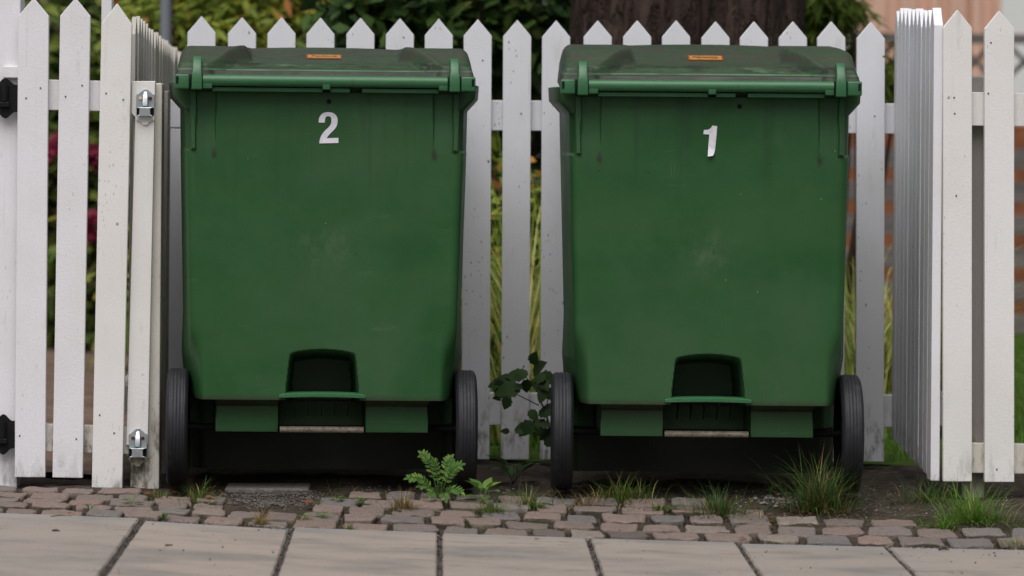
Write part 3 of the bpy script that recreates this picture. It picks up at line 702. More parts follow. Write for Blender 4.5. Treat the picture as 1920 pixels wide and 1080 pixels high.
def stub_hole(s_):
    hb = MB(); hb.box(min(s_ * .3595, s_ * .3655), max(s_ * .3595, s_ * .3655), -.0338, -.031, .990, 1.008); return hb.mesh('slot', M['black_plastic'], bevel=.0005)

lip = MB(); vs = []
for i in range(21):
    x = lerp(-.106, .106, i / 20); k = 1 - (x / .106) ** 2; z = .2205 + .0022 * k; e = .003 if i in (0, 20) else 0
    vs.append([(x, -.016 + e, z + .001), (x, -.016 + e, z + .0085 - e), (x, -.012 + e, z + .0105 - e), (x, .05, z + .0105), (x, .05, z)])
lip.rings(vs, cap=True, closed=True)
ME_lip = lip.mesh('foot_ledge', M['green_worn_lit'], smooth=35)
rb = MB()
for k in range(5): x = -.066 + k * .033; rb.prism([(.055, .2195), (.22, .2195), (.22, .16)], 'x', x - .0012, x + .0012)
ME_rib = rb.mesh('ledge_ribs', M['green'])
ax_ = MB(); ax_.cyl((-.1035, .055, .1385), (.1035, .055, .1385), .0078, n=20); 
axb = MB(); axb.cyl((-.35, .12, .1365), (.35, .12, .1365), .008, n=16); ME_axb = axb.mesh('shaded_axle', M['black_plastic'], smooth=40)  # outer axle coloured black to paint the shadow it lies in
ME_axle = ax_.mesh('axle', M['steel'], smooth=40)

def wheel_meshes():
    WR, WW = .1475, .0535; prof = []
    nsx = 57
    for i in range(nsx):
        u = -1 + 2 * i / (nsx - 1); x = u * WW / 2
        r = WR - .013 * max(0, (abs(u) - .55) / .45) ** 2.4
        for c_ in (-.62, -.31, 0, .31, .62):
            r -= .0013 * math.exp(-((u - c_) / .045) ** 2)
        prof.append((x, r))
    prof = [(-WW / 2 + .004, .095), (-WW / 2, .115)] + prof + [(WW / 2, .115), (WW / 2 - .004, .095)]
    ty = MB(); rings = []
    N = 72
    for k in range(N):
        t = 2 * math.pi * k / N; rings.append([(x, r * math.cos(t), r * math.sin(t)) for x, r in prof])
    rings.append(rings[0]); ty.rings(rings, cap=False, closed=True)
    rm = MB(); rp_ = [(-.020, .0), (-.020, .03), (-.012, .035), (-.010, .075), (-.022, .085), (-.022, .0955), (.022, .0955), (.022, .085), (.010, .075), (.012, .035), (.024, .03), (.024, 0)]
    rings = []
    for k in range(37):
        t = 2 * math.pi * k / 36; rings.append([(x, r * math.cos(t), r * math.sin(t)) for x, r in rp_])
    rm.rings(rings, cap=False, closed=False)
    return ty.mesh('tyre', M['rubber'], smooth=50), rm.mesh('rim', M['black_plastic'], smooth=40)
ME_ty, ME_rim = wheel_meshes()

def trace(pts, ox, oy):       # outline from pixels of a 12x enlargement, to metres on the bin face
    k = 9.385 / F
    return [((ox + x / 12) * k, -(oy + y / 12) * k) for x, y in pts]
TWO = [(252, 420), (252, 375), (258, 330), (275, 285), (305, 240), (345, 208), (395, 188), (450, 180), (510, 182), (565, 195), (615, 222), (650, 260), (672, 310), (680, 370), (676, 430), (662, 485), (635, 535), (600, 580), (555, 625), (510, 670), (475, 710), (450, 745), (438, 768), (700, 760), (702, 875), (272, 887), (275, 840), (285, 785), (305, 730), (335, 675), (375, 620), (420, 575), (465, 535), (500, 495), (525, 455), (537, 410), (540, 350), (532, 310), (515, 285), (490, 275), (460, 274), (430, 280), (408, 300), (398, 330), (393, 370), (390, 418)]
ONE = [(512, 188), (622, 200), (600, 480), (575, 740), (550, 820), (525, 865), (440, 885), (408, 885), (425, 640), (445, 390), (312, 382), (322, 288), (400, 285), (450, 265), (485, 235)]
def number_mesh(pts, curl):
    cx = sum(x for x, _ in pts) / len(pts); P = trace(pts, 0, 0)
    mnx = min(p[0] for p in P); mxz = max(p[1] for p in P)
    bm = bmesh.new(); vs = [bm.verts.new((x - mnx, 0, z - mxz)) for x, z in P]; f = bm.faces.new(vs)
    r_ = bmesh.ops.extrude_face_region(bm, geom=[f]); bmesh.ops.translate(bm, verts=[g for g in r_['geom'] if isinstance(g, bmesh.types.BMVert)], vec=(0, -.0007, 0))
    bmesh.ops.recalc_face_normals(bm, faces=bm.faces)
    bmesh.ops.triangulate(bm, faces=[q for q in bm.faces if len(q.verts) > 4])
    if curl:
        for v in bm.verts:
            if v.co.z < -.062 and v.co.x > .010: v.co.y -= .008 * min(1, (-.062 - v.co.z) / .012)
    me = bpy.data.meshes.new('number_sticker'); bm.to_mesh(me); bm.free(); me.materials.append(M['vinyl']); return me

def make_bin(loc, label, num, num_px, lid_sticker_x):
    t = empty('wheelie_bin', loc, label, 'wheelie bin', 'green wheeled rubbish bins')
    link_mesh('body', ME_body, t)
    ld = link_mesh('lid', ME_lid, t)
    for x in (-.3145, .3175): link_mesh('hinge_arm', ME_arm, ld, (x, 0, 0))
    sk = MB(); L = .0445; zs_ = lid_z(0, .115)
    def sy(x, y, up=.0012): return lid_z(x + lid_sticker_x, y) + up
    def patch(x0, x1, ya, yb, up):
        v = []; nn = 12
        for j in range(5):
            for i in range(nn + 1):
                x = lerp(x0, x1, i / nn); y = lerp(ya, yb, j / 4); v.append((x + lid_sticker_x, y, sy(x, y, up)))
        return v, [(j * (nn + 1) + i, j * (nn + 1) + i + 1, (j + 1) * (nn + 1) + i + 1, (j + 1) * (nn + 1) + i) for j in range(4) for i in range(nn)]
    ya, yb = .170, .222
    v, f = patch(-L, L, ya, yb, .0012); sk.add(v, f); so = sk.build('lid_sticker', M['red'], ld, fix=True)
    sk = MB(); v, f = patch(-L + .0035, L - .0035, ya + .006, yb - .006, .0019); sk.add(v, f); sk.build('sticker_field', M['orange'], so)
    fc = bpy.data.curves.new('txt', 'FONT'); fc.body = 'Perstorp'; fc.size = .028; fc.align_x = 'CENTER'; fc.align_y = 'CENTER'
    to = bpy.data.objects.new('txt', fc); col.objects.link(to); bpy.context.view_layer.update()
    me = bpy.data.meshes.new_from_object(to); bpy.data.objects.remove(to)
    mxx = max(q.co.x for q in me.vertices); mxy = max(q.co.y for q in me.vertices); mny = min(q.co.y for q in me.vertices)
    for q in me.vertices:
        x = q.co.x / mxx * .031; y = lerp(ya + .016, yb - .016, (q.co.y - mny) / (mxy - mny)); q.co = (x + lid_sticker_x, y, sy(x, y, .0026))
    me.materials.clear(); me.materials.append(M['print']); link_mesh('lettering', me, so)
    link_mesh('handle_bar', ME_bar, t); link_mesh('handle_bracket', ME_brk, t)
    for s_ in (-1, 1):
        e = link_mesh('handle_end', stub(s_), t); link_mesh('slot', stub_hole(s_), e)
    link_mesh('foot_ledge', ME_lip, t); link_mesh('ledge_rib', ME_rib, t); link_mesh('shaded_axle', ME_axb, link_mesh('axle', ME_axle, t))
    for s_ in (-1, 1):
        wh = empty('wheel', (s_ * .3570, .12, .1365), None, None); wh.parent = t
        for k_ in ('label', 'category', 'group'):
            if k_ in wh: del wh[k_]
        link_mesh('tyre', ME_ty, wh, rot=(s_ * .4, 0, 0)); link_mesh('rim', ME_rim, wh, scale=(s_, 1, 1))
    nm = number_mesh(num, num is ONE)
    nm.name = 'number_sticker'; no = link_mesh('number_sticker', nm, t)
    zt_ = num_px[1]; no.location = (num_px[0], y0f(zt_) - .0012, zt_); no.rotation_euler = (math.atan(-.035), 0, 0)
    hm = MB(); hm.cyl((num_px[2], y0f(.945) - .001, .950), (num_px[2], y0f(.95) + .003, .950), .006, n=14); hm.build('hole', M['black_plastic'], t)
    return t
YB = 9.385
def bin_at(pxc, py):
    p = at(pxc, py, YB); return Vector((p.x, YB, p.z))
K = YB / F
b2 = make_bin(bin_at(602.5, 914), 'green wheelie bin with a white number 2, beside the gate', TWO, (-11.5 * K, (914 - 210) * K, .010), -.002)
b1 = make_bin(bin_at(1326, 923), 'green wheelie bin with a crooked white number 1, in front of the tree trunk', ONE, (-12 * K, (923 - 235.5) * K, .073), -.003)
b1.rotation_euler = (R(.5), 0, R(-1.0))
for o in b1.children:
    if o.name.startswith('lid'):                 # this lid is propped a little higher by the full bin
        o.matrix_local = Matrix.Translation((0, 0, 1.0)) @ Matrix.Rotation(R(2.0), 4, 'X') @ Matrix.Translation((0, 0, -1.0))
b2.rotation_euler = (0, R(.10), R(2.2))

# ------------------------------------------------------------------ small plants on the ground
def blade(mb, base, az, lean, length, wd, tint, droop=.6, n=4):
    d = Vector((math.cos(az), math.sin(az), 0)); s_ = Vector((-d.y, d.x, 0)); p = Vector(base); ang = lean; L = length / n; pts = [p.copy()]
    for i in range(n):
        p = p + (d * math.sin(ang) + Vector((0, 0, 1)) * math.cos(ang)) * L; ang += droop / n; pts.append(p.copy())
    vs = []
    for i, q in enumerate(pts):
        k = wd * (1 - (i / n) ** 1.6) * .5
        if i < n: vs += [q - s_ * k, q + s_ * k]
        else: vs.append(q)
    fs = [(2 * i, 2 * i + 1, 2 * i + 3, 2 * i + 2) for i in range(n - 1)] + [(2 * n - 2, 2 * n - 1, 2 * n)]
    mb.add(vs, fs, tint)
def tuft(px, py, hpx, spx, n, mat, label, lean=.75, wd=.0022, low=.25):
    c = on_ground(px, py); hh = hpx * c.y / F; sp = spx * c.y / F; mb = MB()
    for k in range(int(n * 2.2)):
        r = abs(random.gauss(0, .5)) * sp * .62; a_ = random.random() * 6.283; q = (r * math.cos(a_), r * math.sin(a_) * .6, -.008)
        L = hh * (low + (1.2 - low) * random.random() ** 1.5); ln = min(1.5, random.uniform(.1, lean * 1.4) * (.5 + .9 * r / (sp * .6)))
        aa = a_ + random.gauss(0, .7)
        blade(mb, q, aa, ln, L, wd * random.uniform(.6, 1.2), random.random(), random.uniform(.4, 2.0))
    o = mb.build('grass_tuft', M[mat], loc=c, tint=True, fix=False)
    return tag(o, label, 'grass tuft', 'grass tufts growing between the cobblestones')
tuft(375, 934, 62, 60, 60, 'grass', 'thin yellow-green grass tuft in front of the left wheel of bin 2', .95)
tuft(300, 932, 30, 50, 40, 'grass', 'low straggly grass at the foot of the latch post')
tuft(490, 982, 46, 30, 60, 'grass_dry', 'dry yellow grass tuft on the slab edge below the gravel patch')
tuft(757, 952, 52, 42, 75, 'grass_dry', 'small dead tan grass tuft on the cobbles left of the feathery weed', .7)
tuft(916, 958, 44, 80, 150, 'grass', 'fine low green grass cushion under the heart-leaved weed', 1.1, .0016)
tuft(992, 948, 55, 70, 90, 'grass', 'yellow-green grass tuft between the two bins', .9)
tuft(1098, 946, 50, 90, 50, 'grass_dry', 'sparse dry grass in front of the left wheel of bin 1', 1.0)
tuft(1168, 934, 62, 130, 200, 'grass', 'wide green grass patch under the left half of bin 1', 1.0)
tuft(1238, 955, 34, 36, 40, 'grass', 'tiny grass sprout on the cobbles below the middle of bin 1')
tuft(1345, 960, 72, 170, 330, 'grass_dark', 'dark green cushion of fine grass below the number 1', 1.1, .0016)
tuft(1425, 972, 22, 60, 60, 'grass_dry', 'flat dead brown grass on the cobbles beside the dark cushion', 1.4, .0016)
tuft(1538, 952, 140, 120, 330, 'grass_dark', 'tallest bushy grass tuft, before the right wheel of bin 1', .8, .0020)
tuft(1548, 956, 62, 120, 60, 'grass_dry', 'tan dead blades around the foot of the tallest tuft', 1.1, .0018)
tuft(1740, 936, 66, 150, 190, 'grass_dark', 'shaded brownish grass below the edge-on pickets', 1.1, .0016)
tuft(1822, 972, 98, 140, 300, 'grass_bright', 'bright green grass tuft below the right fence', .95, .0022)
tuft(1772, 985, 40, 60, 90, 'grass_bright', 'small green sprigs left of the bright grass tuft', 1.1)
tuft(1905, 1024, 42, 70, 100, 'grass', 'grass cushion at the right edge by the paving slabs', 1.1, .0018)
tuft(652, 992, 30, 30, 40, 'grass', 'tiny grass tuft on the slab edge left of the second slab joint')
tuft(565, 978, 26, 40, 40, 'grass_dry', 'thin dry grass on the slab edge right of the gravel patch')

def leaf(mb, p, d, up, L, W, tint, n=4, lobes=0.0, fold=.25):
    d = Vector(d).normalized(); s_ = d.cross(Vector(up)).normalized(); nrm = s_.cross(d)
    mid = []; lft = []; rgt = []
    for i in range(n + 1):
        t = i / n; wdt = W * .5 * math.sin(math.pi * min(1, t * .92 + .08) ** .8) * (1 + lobes * math.cos(t * 26))
        q = Vector(p) + d * (L * t) - nrm * (L * .22 * t * t)
        mid.append(q); lft.append(q - s_ * wdt + nrm * wdt * fold); rgt.append(q + s_ * wdt + nrm * wdt * fold)
    vs = mid + lft + rgt; m_ = n + 1; fs = []
    for i in range(n):
        fs += [(i, i + 1, m_ + i + 1, m_ + i), (i, 2 * m_ + i, 2 * m_ + i + 1, i + 1)]
    mb.add(vs, fs, tint)
def weed(px, py, n, size_px, label, mat='leaf_weed', rise=.5, asp=.85, name='weed'):
    c = on_ground(px, py); mb = MB(); sz = size_px * c.y / F
    for k in range(n):
        az = k * 2.4 + random.uniform(-.4, .4); d = Vector((math.cos(az), math.sin(az) * .8, random.uniform(.1, rise)))
        b_ = d.normalized() * sz * random.uniform(.25, .7)
        b_.z = abs(b_.z) + sz * random.uniform(.1, .6)
        mb.cyl((0, 0, -.004), b_, .0008, n=4, tint=.3)
        leaf(mb, b_, d, (0, 0, 1), sz * random.uniform(.6, 1.0), sz * asp * random.uniform(.6, .9), random.random(), 5)
    o = mb.build(name, M[mat], loc=c, tint=True, fix=False, smooth='all')
    return tag(o, label, 'weed', 'small weeds in the paving')
weed(246, 947, 5, 16, 'yellow-green two-leaved weed on the cobbles below the latch post')
weed(168, 956, 6, 13, 'small weed in the cobbles below the gate')
weed(307, 972, 6, 11, 'tiny weed between cobbles and slab left of the dry tufts')
weed(632, 940, 6, 13, 'small clover-like weed right of the gravel patch')
weed(677, 946, 8, 14, 'round-leaved weed on the cobbles, second one right of the gravel patch')
weed(571, 974, 5, 12, 'tiny weed at the slab edge below the gravel patch')
weed(603, 970, 6, 12, 'flat weed at the slab edge right of the gravel patch')
weed(1008, 953, 7, 15, 'pale weed on the cobbles between the bins')
weed(905, 940, 9, 34, 'heart-leaved weed at the foot of the right wheel of bin 2', 'leaf_weed', 1.1)
weed(962, 905, 9, 46, 'broad-leaved shaded weed against the rear fence between the bins', 'leaf_shade', 1.2)
weed(1262, 955, 6, 12, 'tiny weed beside the orange cobble')
for px, py in ((520, 1050), (190, 1064)): pass

# feathery weed (pinnate leaves)
c = on_ground(822, 935); k = c.y / F
t = empty('feathery_weed', c, 'fresh green weed with feathery leaves before the right wheel of bin 2', 'weed', None)
def pinnate(base, tip, nl, ll, name='leaf'):
    mb = MB(); base = Vector(base); tip = Vector(tip); prev = None
    pts = []
    for i in range(9):
        u = i / 8; q = base.lerp(tip, u); q.z += .22 * (tip - base).length * math.sin(u * math.pi); pts.append(q)
    mb.tube(pts, [.0012] * 9, 5, .2)
    pn = Vector((random.uniform(-.35, .35), -.8, .6))
    for i in range(nl):
        u = .30 + .70 * i / nl; q = pts[min(7, int(u * 8))].lerp(pts[min(8, int(u * 8) + 1)], u * 8 - int(u * 8))
        d = (pts[min(8, int(u * 8) + 1)] - pts[max(0, int(u * 8) - 1)]).normalized(); s_ = d.cross(pn).normalized(); up = s_.cross(d)
        L = ll * (1.1 - .75 * abs(u - .62)) * random.uniform(.85, 1.1)
        for sg in (-1, 1):
            dd = s_ * sg + d * random.uniform(.35, .6); leaf(mb, q, dd, up + s_ * random.uniform(-.3, .3), L, L * .44, random.random() * .9, 7, .28, .12)
    leaf(mb, pts[-1] - d * .003, d, up, ll * .9, ll * .5, random.random(), 7, .28)
    return mb.build(name, M['leaf_weed'], t, tint=True, fix=False)
def rel(px, py, dy=0): return (Vector(at(px, py, c.y + dy)) - c)
for tp, nl, ll, b_ in (((764, 897, -.03), 9, .016, 0), ((790, 850, .01), 8, .017, 0), ((812, 862, .0), 6, .015, .002), ((864, 872, -.02), 8, .019, .003), ((846, 857, .015), 7, .017, .003), ((806, 930, -.07), 8, .016, 0), ((836, 938, -.07), 6, .015, .002), ((866, 924, -.05), 7, .016, .004), ((785, 912, -.02), 7, .013, 0), ((826, 905, -.05), 6, .013, .001)):
    pinnate((b_, 0, 0), rel(*tp), nl, ll)

# dark seedling in front of the rear fence
c = at(1040, 870, 10.02); c.z = gz(c.x, c.y)
t = empty('seedling', c, 'dark leafy tree seedling between the bins, in front of the rear fence', 'seedling')
sp_ = [(1040, 850), (1030, 800), (1022, 770), (1010, 745), (1005, 715)]
mb = MB(); S = [Vector((0, 0, 0))] + [at(x, y, 10.02) - c for x, y in sp_]; mb.tube(S, [.0035, .003, .0028, .0024, .002, .0015], 6)
for x0, y0_, x1, y1_ in ((1010, 760, 950, 730), (1008, 735, 985, 705), (1028, 800, 1000, 790), (1022, 775, 1030, 735), (1030, 800, 1000, 812)):
    mb.tube([at(x0, y0_, 10.02) - c, at(x1, y1_, 10.0) - c], [.0018, .0012], 5)
mb.build('stem', M['stem_red'], t)
mb = MB()
for x, y, dx, dy, sz in ((975, 728, -65, 8, 75), (962, 716, -40, -8, 55), (985, 706, -35, -5, 58), (1000, 700, 10, -14, 60), (1012, 704, 30, 8, 56), (960, 735, -40, 12, 40), (1015, 725, 22, 25, 46), (985, 712, 4, 22, 40), (1000, 792, -20, 16, 56), (1010, 775, 24, -5, 48), (990, 800, -30, 4, 40), (955, 810, -18, -4, 26), (968, 806, 14, 6, 26), (1022, 760, 16, 8, 40)):
    yy = 9.96 + random.uniform(-.05, .05)
    leaf(mb, at(x, y, yy) - c, Vector((dx, random.uniform(-18, 6), -dy)), (0, -.8, .7), sz * .68 * yy / F, sz * .56 * yy / F, random.random(), 9, .16, .12)
for k in range(24):
    x, y = random.choice(((960, 722), (990, 705), (1010, 712), (1018, 735), (945, 735), (1000, 795), (985, 803), (1020, 770), (1028, 800)))
    x += random.gauss(0, 20); y += random.gauss(0, 14); yy = 9.98 + random.uniform(-.07, .05); sz = random.uniform(15, 30)
    leaf(mb, at(x, y, yy) - c, Vector((random.gauss(-8, 26), random.uniform(-18, 6), -random.gauss(2, 14))), (0, -.8, .7), sz * yy / F, sz * .8 * yy / F, random.random(), 9, .18, .12)
mb.build('foliage', M['leaf_shade'], t, tint=True, fix=False)

# fallen bits on the slabs
def debris(px, py, pts, r, label, mat='twig', name='twig'):
    c = on_ground(px, py); mb = MB(); k = c.y / F
    P = [Vector((x * k, y * k * 3, r * .9 + z * k)) for x, y, z in pts]
    mb.tube(P, [r] * (len(P) - 1) + [r * .5], 6)
    return tag(mb.build(name, M[mat], loc=c, fix=True), label, name)
debris(113, 970, [(-24, 2, 0), (-14, -2, 2), (0, 1, 3), (12, -1, 2)], .0011, 'thin curled brown twig on the leftmost slab near the cobbles')
debris(105, 998, [(-7, 0, 0), (0, 1, 1), (7, 0, 0)], .0032, 'short thick dark twig on the leftmost slab')
debris(49, 1034, [(-6, 0, 0), (6, 0, 0)], .0014, 'small straight twig lowest on the leftmost slab')
debris(317, 1024, [(-7, 0, 0), (7, 1, 0)], .0024, 'short dark twig on the second slab from the left')
debris(1770, 1032, [(-10, 0, 0), (-2, 1, 1), (9, -1, 0)], .0024, 'dark bark sliver on the rightmost slab')
debris(1058, 1018, [(-8, 0, 0), (8, 0, 0)], .0018, 'reddish sliver on the slab below the gap between the bins', 'dead')
def dead_leaf(px, py, sz, label):
    c = on_ground(px, py); mb = MB(); k = c.y / F
    leaf(mb, (-sz * k / 2, 0, .003), (1, random.uniform(-.5, .5), .15), (0, -.3, 1), sz * k, sz * k * .6, random.random(), 5, .1, .4)
    tag(mb.build('dead_leaf', M['dead'], loc=c + Vector((0, 0, .004)), tint=True, fix=False), label, 'dead leaf')
dead_leaf(133, 969, 16, 'curled brown leaf at the end of the thin twig')
dead_leaf(1007, 1017, 10, 'tiny brown leaf on the fourth slab')
dead_leaf(585, 948, 26, 'rust-brown leaf at the right end of the gravel patch')
dead_leaf(395, 938, 18, 'brown leaf beside the thin tuft at the left wheel of bin 2')
dead_leaf(282, 932, 22, 'orange-brown leaf at the foot of the latch post')
dead_leaf(1393, 1015, 14, 'red leaf scrap in the joint below bin 1')

lt_ = MB()
for k in range(520):
    px, py = random.choice(((random.uniform(0, 1920), random.gauss(965, 22)), (random.gauss(300, 60), random.gauss(932, 6)), (random.gauss(1000, 160), random.gauss(942, 9)), (random.gauss(1450, 90), random.gauss(960, 9))))
    py += (px - 960) * .018; 
    p = on_ground(px, py)
    if p.y < YE - .03 and random.random() < .85: continue
    sz = random.uniform(.003, .011); az = random.random() * 6.28
    leaf(lt_, p + Vector((0, 0, random.uniform(-.004, .003))), (math.cos(az), math.sin(az), random.uniform(-.1, .3)), (random.uniform(-.4, .4), random.uniform(-.4, .4), 1), sz, sz * random.uniform(.25, .7), random.random(), 3, 0, .3)
tag(lt_.build('leaf_litter', M['dead'], tint=True, fix=False), kind='stuff')
wg = MB()
for k in range(900):
    px = random.uniform(330, 1700); py = random.gauss(943, 10) + (px - 960) * .012
    if noise.noise((px * .012, 4, 2)) < .02: continue
    p = on_ground(px, py); blade(wg, p + Vector((0, 0, -.006)), random.random() * 6.28, random.uniform(.2, 1.3), random.uniform(.012, .045), .0016, random.random(), random.uniform(.4, 1.8))
tag(wg.build('sparse_grass', M['grass'], tint=True, fix=False), kind='stuff')

# ------------------------------------------------------------------ garden behind the fence
def cloud(mb, n, c, rad, L, W, clumps=0, tint=None, hang=0.0, seg=1):
    cl = []
    for k in range(clumps or 1):
        v = Vector((random.gauss(0, 1), random.gauss(0, 1), random.gauss(0, 1))).normalized() * random.random() ** .4
        cl.append((Vector((c[0] + v.x * rad[0], c[1] + v.y * rad[1], c[2] + v.z * rad[2])), random.uniform(-.28, .28)))
    for k in range(n):
        if clumps:
            q, tb = random.choice(cl); s_ = .34
            p = q + Vector((random.gauss(0, s_ * rad[0]), random.gauss(0, s_ * rad[1]), random.gauss(0, s_ * rad[2]))) * .62
        else:
            tb = 0; v = Vector((random.gauss(0, 1), random.gauss(0, 1), random.gauss(0, 1))).normalized() * random.random() ** .5
            p = Vector((c[0] + v.x * rad[0], c[1] + v.y * rad[1], c[2] + v.z * rad[2]))
        if p.z < .01: continue
        d = Vector((random.gauss(0, 1), random.gauss(0, 1), random.gauss(0, .6) - hang)).normalized()
        up = Vector((random.gauss(0, .5), random.gauss(0, .5) - .3, 1))
        s2 = d.cross(up).normalized(); l = L * random.uniform(.6, 1.25); w_ = W * random.uniform(.7, 1.2); nr = s2.cross(d)
        m = p + d * l * .45 - nr * l * .06
        t_ = max(0, min(1, random.random() * .75 + .12 + tb)) if tint is None else tint
        mb.add([p, m - s2 * w_ / 2, p + d * l - nr * l * .2, m + s2 * w_ / 2], [(0, 1, 2, 3)], t_)
def stems(mb, base, tops, r):
    for q in tops:
        q = Vector(q); b_ = Vector(base) + Vector((random.uniform(-.06, .06), random.uniform(-.06, .06), 0)); m = b_.lerp(q, .5) + Vector((random.uniform(-.08, .08), random.uniform(-.08, .08), .05))
        mb.tube([b_, m, q], [r, r * .7, r * .3], 6)
def shrub(name, X, Y, parts, mat, label, cat='shrub', L=.06, W=.03, hang=.1, nst=7, top=1.4):
    base = Vector((X, Y, gz(X, Y)))
    t = empty(name, base, label, cat)
    mb = MB()
    for (n, c, rad, cl) in parts: cloud(mb, n, (c[0] - X, c[1] - Y, c[2]), rad, L, W, cl, hang=hang)
    mb.v = [(x, y, z - base.z) for x, y, z in mb.v]
    mb.build('foliage', M[mat], t, tint=True, fix=False)
    st = MB(); stems(st, (0, 0, -.02), [(c[0] - X + random.uniform(-1, 1) * rad[0] * .7, c[1] - Y + random.uniform(-1, 1) * rad[1] * .7, c[2] + random.uniform(-.3, .6) * rad[2]) for (_, c, rad, _) in parts for _k in range(nst)], .014)
    st.build('stem', M['stem_red'], t)
    return t
def P(px, py, Y): p = at(px, py, Y); return (p.x, p.y, p.z)

# the tree
TX, TY = at(1284, 60, 11.45).x, 11.5
tb = Vector((TX, TY, gz(TX, TY)))
tree = empty('big_tree', tb, 'thick dark-barked tree with a fluted trunk behind the bin numbered 1', 'tree')
tm = MB(); rings = []
for k in range(110):
    z = -.05 + 3.2 * k / 109; r0 = .322 + .20 * math.exp(-max(z, 0) * 3.0) + .02 * max(0, z - 1.2); ring_ = []
    for i in range(200):
        th = 2 * math.pi * i / 200; x = math.cos(th); y = math.sin(th)
        r = r0 * (1 - .26 * math.exp(-((th - 4.93) / .10) ** 2) - .08 * math.exp(-((th - 4.93) / .3) ** 2) + .03 * math.cos(3 * th + 1) + .018 * math.sin(5 * th + z))
        n1 = noise.noise((x * 4, y * 4, z * 1.1)); n2 = 1 - abs(noise.noise((x * 9 + .4 * n1, y * 9, z * 2.4 + 7))) * 2
        n3 = 1 - abs(noise.noise((x * 20, y * 20, z * 6 + 3))) * 2
        r += .028 * n1 + .016 * n2 + .006 * n3
        ring_.append((r * x, r * y * .9, z))
    rings.append(ring_)
tm.rings(rings); tm.build('trunk', M['bark'], tree, smooth='all')
lm = MB()
for a_, tl, L in ((.4, .5, 2.2), (2.2, .45, 2.4), (3.6, .6, 2.1), (5.2, .35, 2.6), (1.2, .9, 1.8)):
    d = Vector((math.cos(a_) * math.sin(tl), math.sin(a_) * math.sin(tl), math.cos(tl))); p0 = Vector((0, 0, 2.85)); p1 = p0 + d * L * .5; p2 = p0 + d * L + Vector((0, 0, .2))
    lm.tube([p0, p1, p2], [.17, .11, .05], 10)
    for q in range(3):
        e = p1.lerp(p2, q / 3); f = e + Vector((random.uniform(-1, 1), random.uniform(-1, 1), random.uniform(0, .8))); lm.tube([e, f], [.04, .012], 6)
lm.build('limb', M['bark'], tree, smooth='all')
cr = MB(); cloud(cr, 5000, (0, .4, 5.6), (2.0, 1.7, 1.1), .11, .06, 70, hang=.3); cr.build('crown', M['leaf_bush'], tree, tint=True, fix=False)

# shrubs and hedge
shrub('rose_bush', -1.45, 14.9, [(4200, P(110, 350, 14.9), (.55, .35, .75), 40), (1500, P(200, -20, 14.9), (.55, .3, .45), 18), (1400, P(150, 640, 14.8), (.6, .3, .28), 14)], 'leaf_rose', 'leafy bush with pink and red flowers seen through the garden gate', L=.10, W=.06)
rose = [o for o in col.objects if o.name.startswith('rose_bush')][0]
for px, py, r, mname in ((100, 280, .045, 'petal'), (176, 288, .035, 'petal'), (170, 412, .035, 'petal'), (168, 440, .022, 'petal'), (226, 3, .03, 'petal_red'), (108, 270, .03, 'petal'), (236, 18, .025, 'petal'), (180, 300, .03, 'petal')):
    mb = MB(); q = at(px, py, 14.35) - rose.location; cloud(mb, 120, (q.x, q.y, q.z), (r, r, r), .03, .022)
    mb.v = [v for v in mb.v]; mb.build('flower', M[mname], rose, tint=True, fix=False)
shrub('japanese_maple', at(480, 0, 13.2).x, 13.2, [(5200, P(430, 0, 13.2), (.42, .4, .32), 34), (3600, P(620, 60, 13.3), (.40, .35, .4), 26), (3500, P(500, 480, 13.4), (.6, .4, .6), 20)], 'leaf_maple', 'yellow-green feathery shrub above the lid of the bin numbered 2', L=.075, W=.026)
shrub('dark_shrub', at(860, 0, 12.3).x, 12.3, [(2600, P(800, 10, 12.2), (.28, .3, .22), 22), (2600, P(960, 30, 12.4), (.26, .3, .26), 22), (2200, P(900, 180, 12.9), (.42, .3, .4), 16)], 'leaf_dark', 'dark broad-leaved shrub between the bins and left of the tree trunk', L=.075, W=.045, nst=5)
shrub('low_shrub', at(960, 620, 11.4).x, 11.4, [(650, P(950, 690, 11.2), (.22, .15, .12), 12), (500, P(1010, 640, 11.4), (.2, .15, .14), 8)], 'leaf_weed', 'low green broad-leaved plant behind the rear fence between the bins', L=.09, W=.055, nst=3)
shrub('narrow_leaved_shrub', at(1560, 0, 12.6).x, 12.6, [(900, P(1520, -8, 12.6), (.12, .15, .10), 8), (520, P(1560, 15, 12.6), (.10, .12, .08), 7), (380, P(1668, 130, 12.6), (.055, .10, .075), 5), (250, P(1600, 90, 12.8), (.09, .1, .05), 5)], 'leaf_needle', 'narrow-leaved shrub right of the tree trunk', L=.11, W=.014, hang=.7, nst=3)
def ograss(px, Y, n, hgt, spread, label):
    b_ = at(px, 800, Y); b_.z = gz(b_.x, Y); mb = MB()
    for k in range(n):
        a_ = random.random() * 6.283; r = random.random() * spread; az = a_ + random.gauss(0, .8)
        if math.sin(az) < -.12: az = -az
        blade(mb, (r * math.cos(a_), r * math.sin(a_) * .5, 0), az, random.uniform(.02, .55), hgt * random.uniform(.40, 1.15), .0065 * random.uniform(.5, 1.2), random.random(), random.uniform(.9, 3.4), 9)
    tag(mb.build('ornamental_grass', M['ornamental'], loc=b_, tint=True, fix=False), label, 'ornamental grass', 'tall ornamental grasses')
ograss(975, 11.0, 1500, 1.15, .22, 'tall yellow-green ornamental grass between the bins, behind the rear fence')
ograss(1625, 11.3, 700, 1.0, .16, 'tall yellow-green ornamental grass right of the bin numbered 1, behind the rear fence')
hd = empty('hedge', (-1.5, 19.5, gz(-1.5, 19.5)), 'tall dark hedge closing the garden far behind the fence', 'hedge')
core = MB(); rings = []
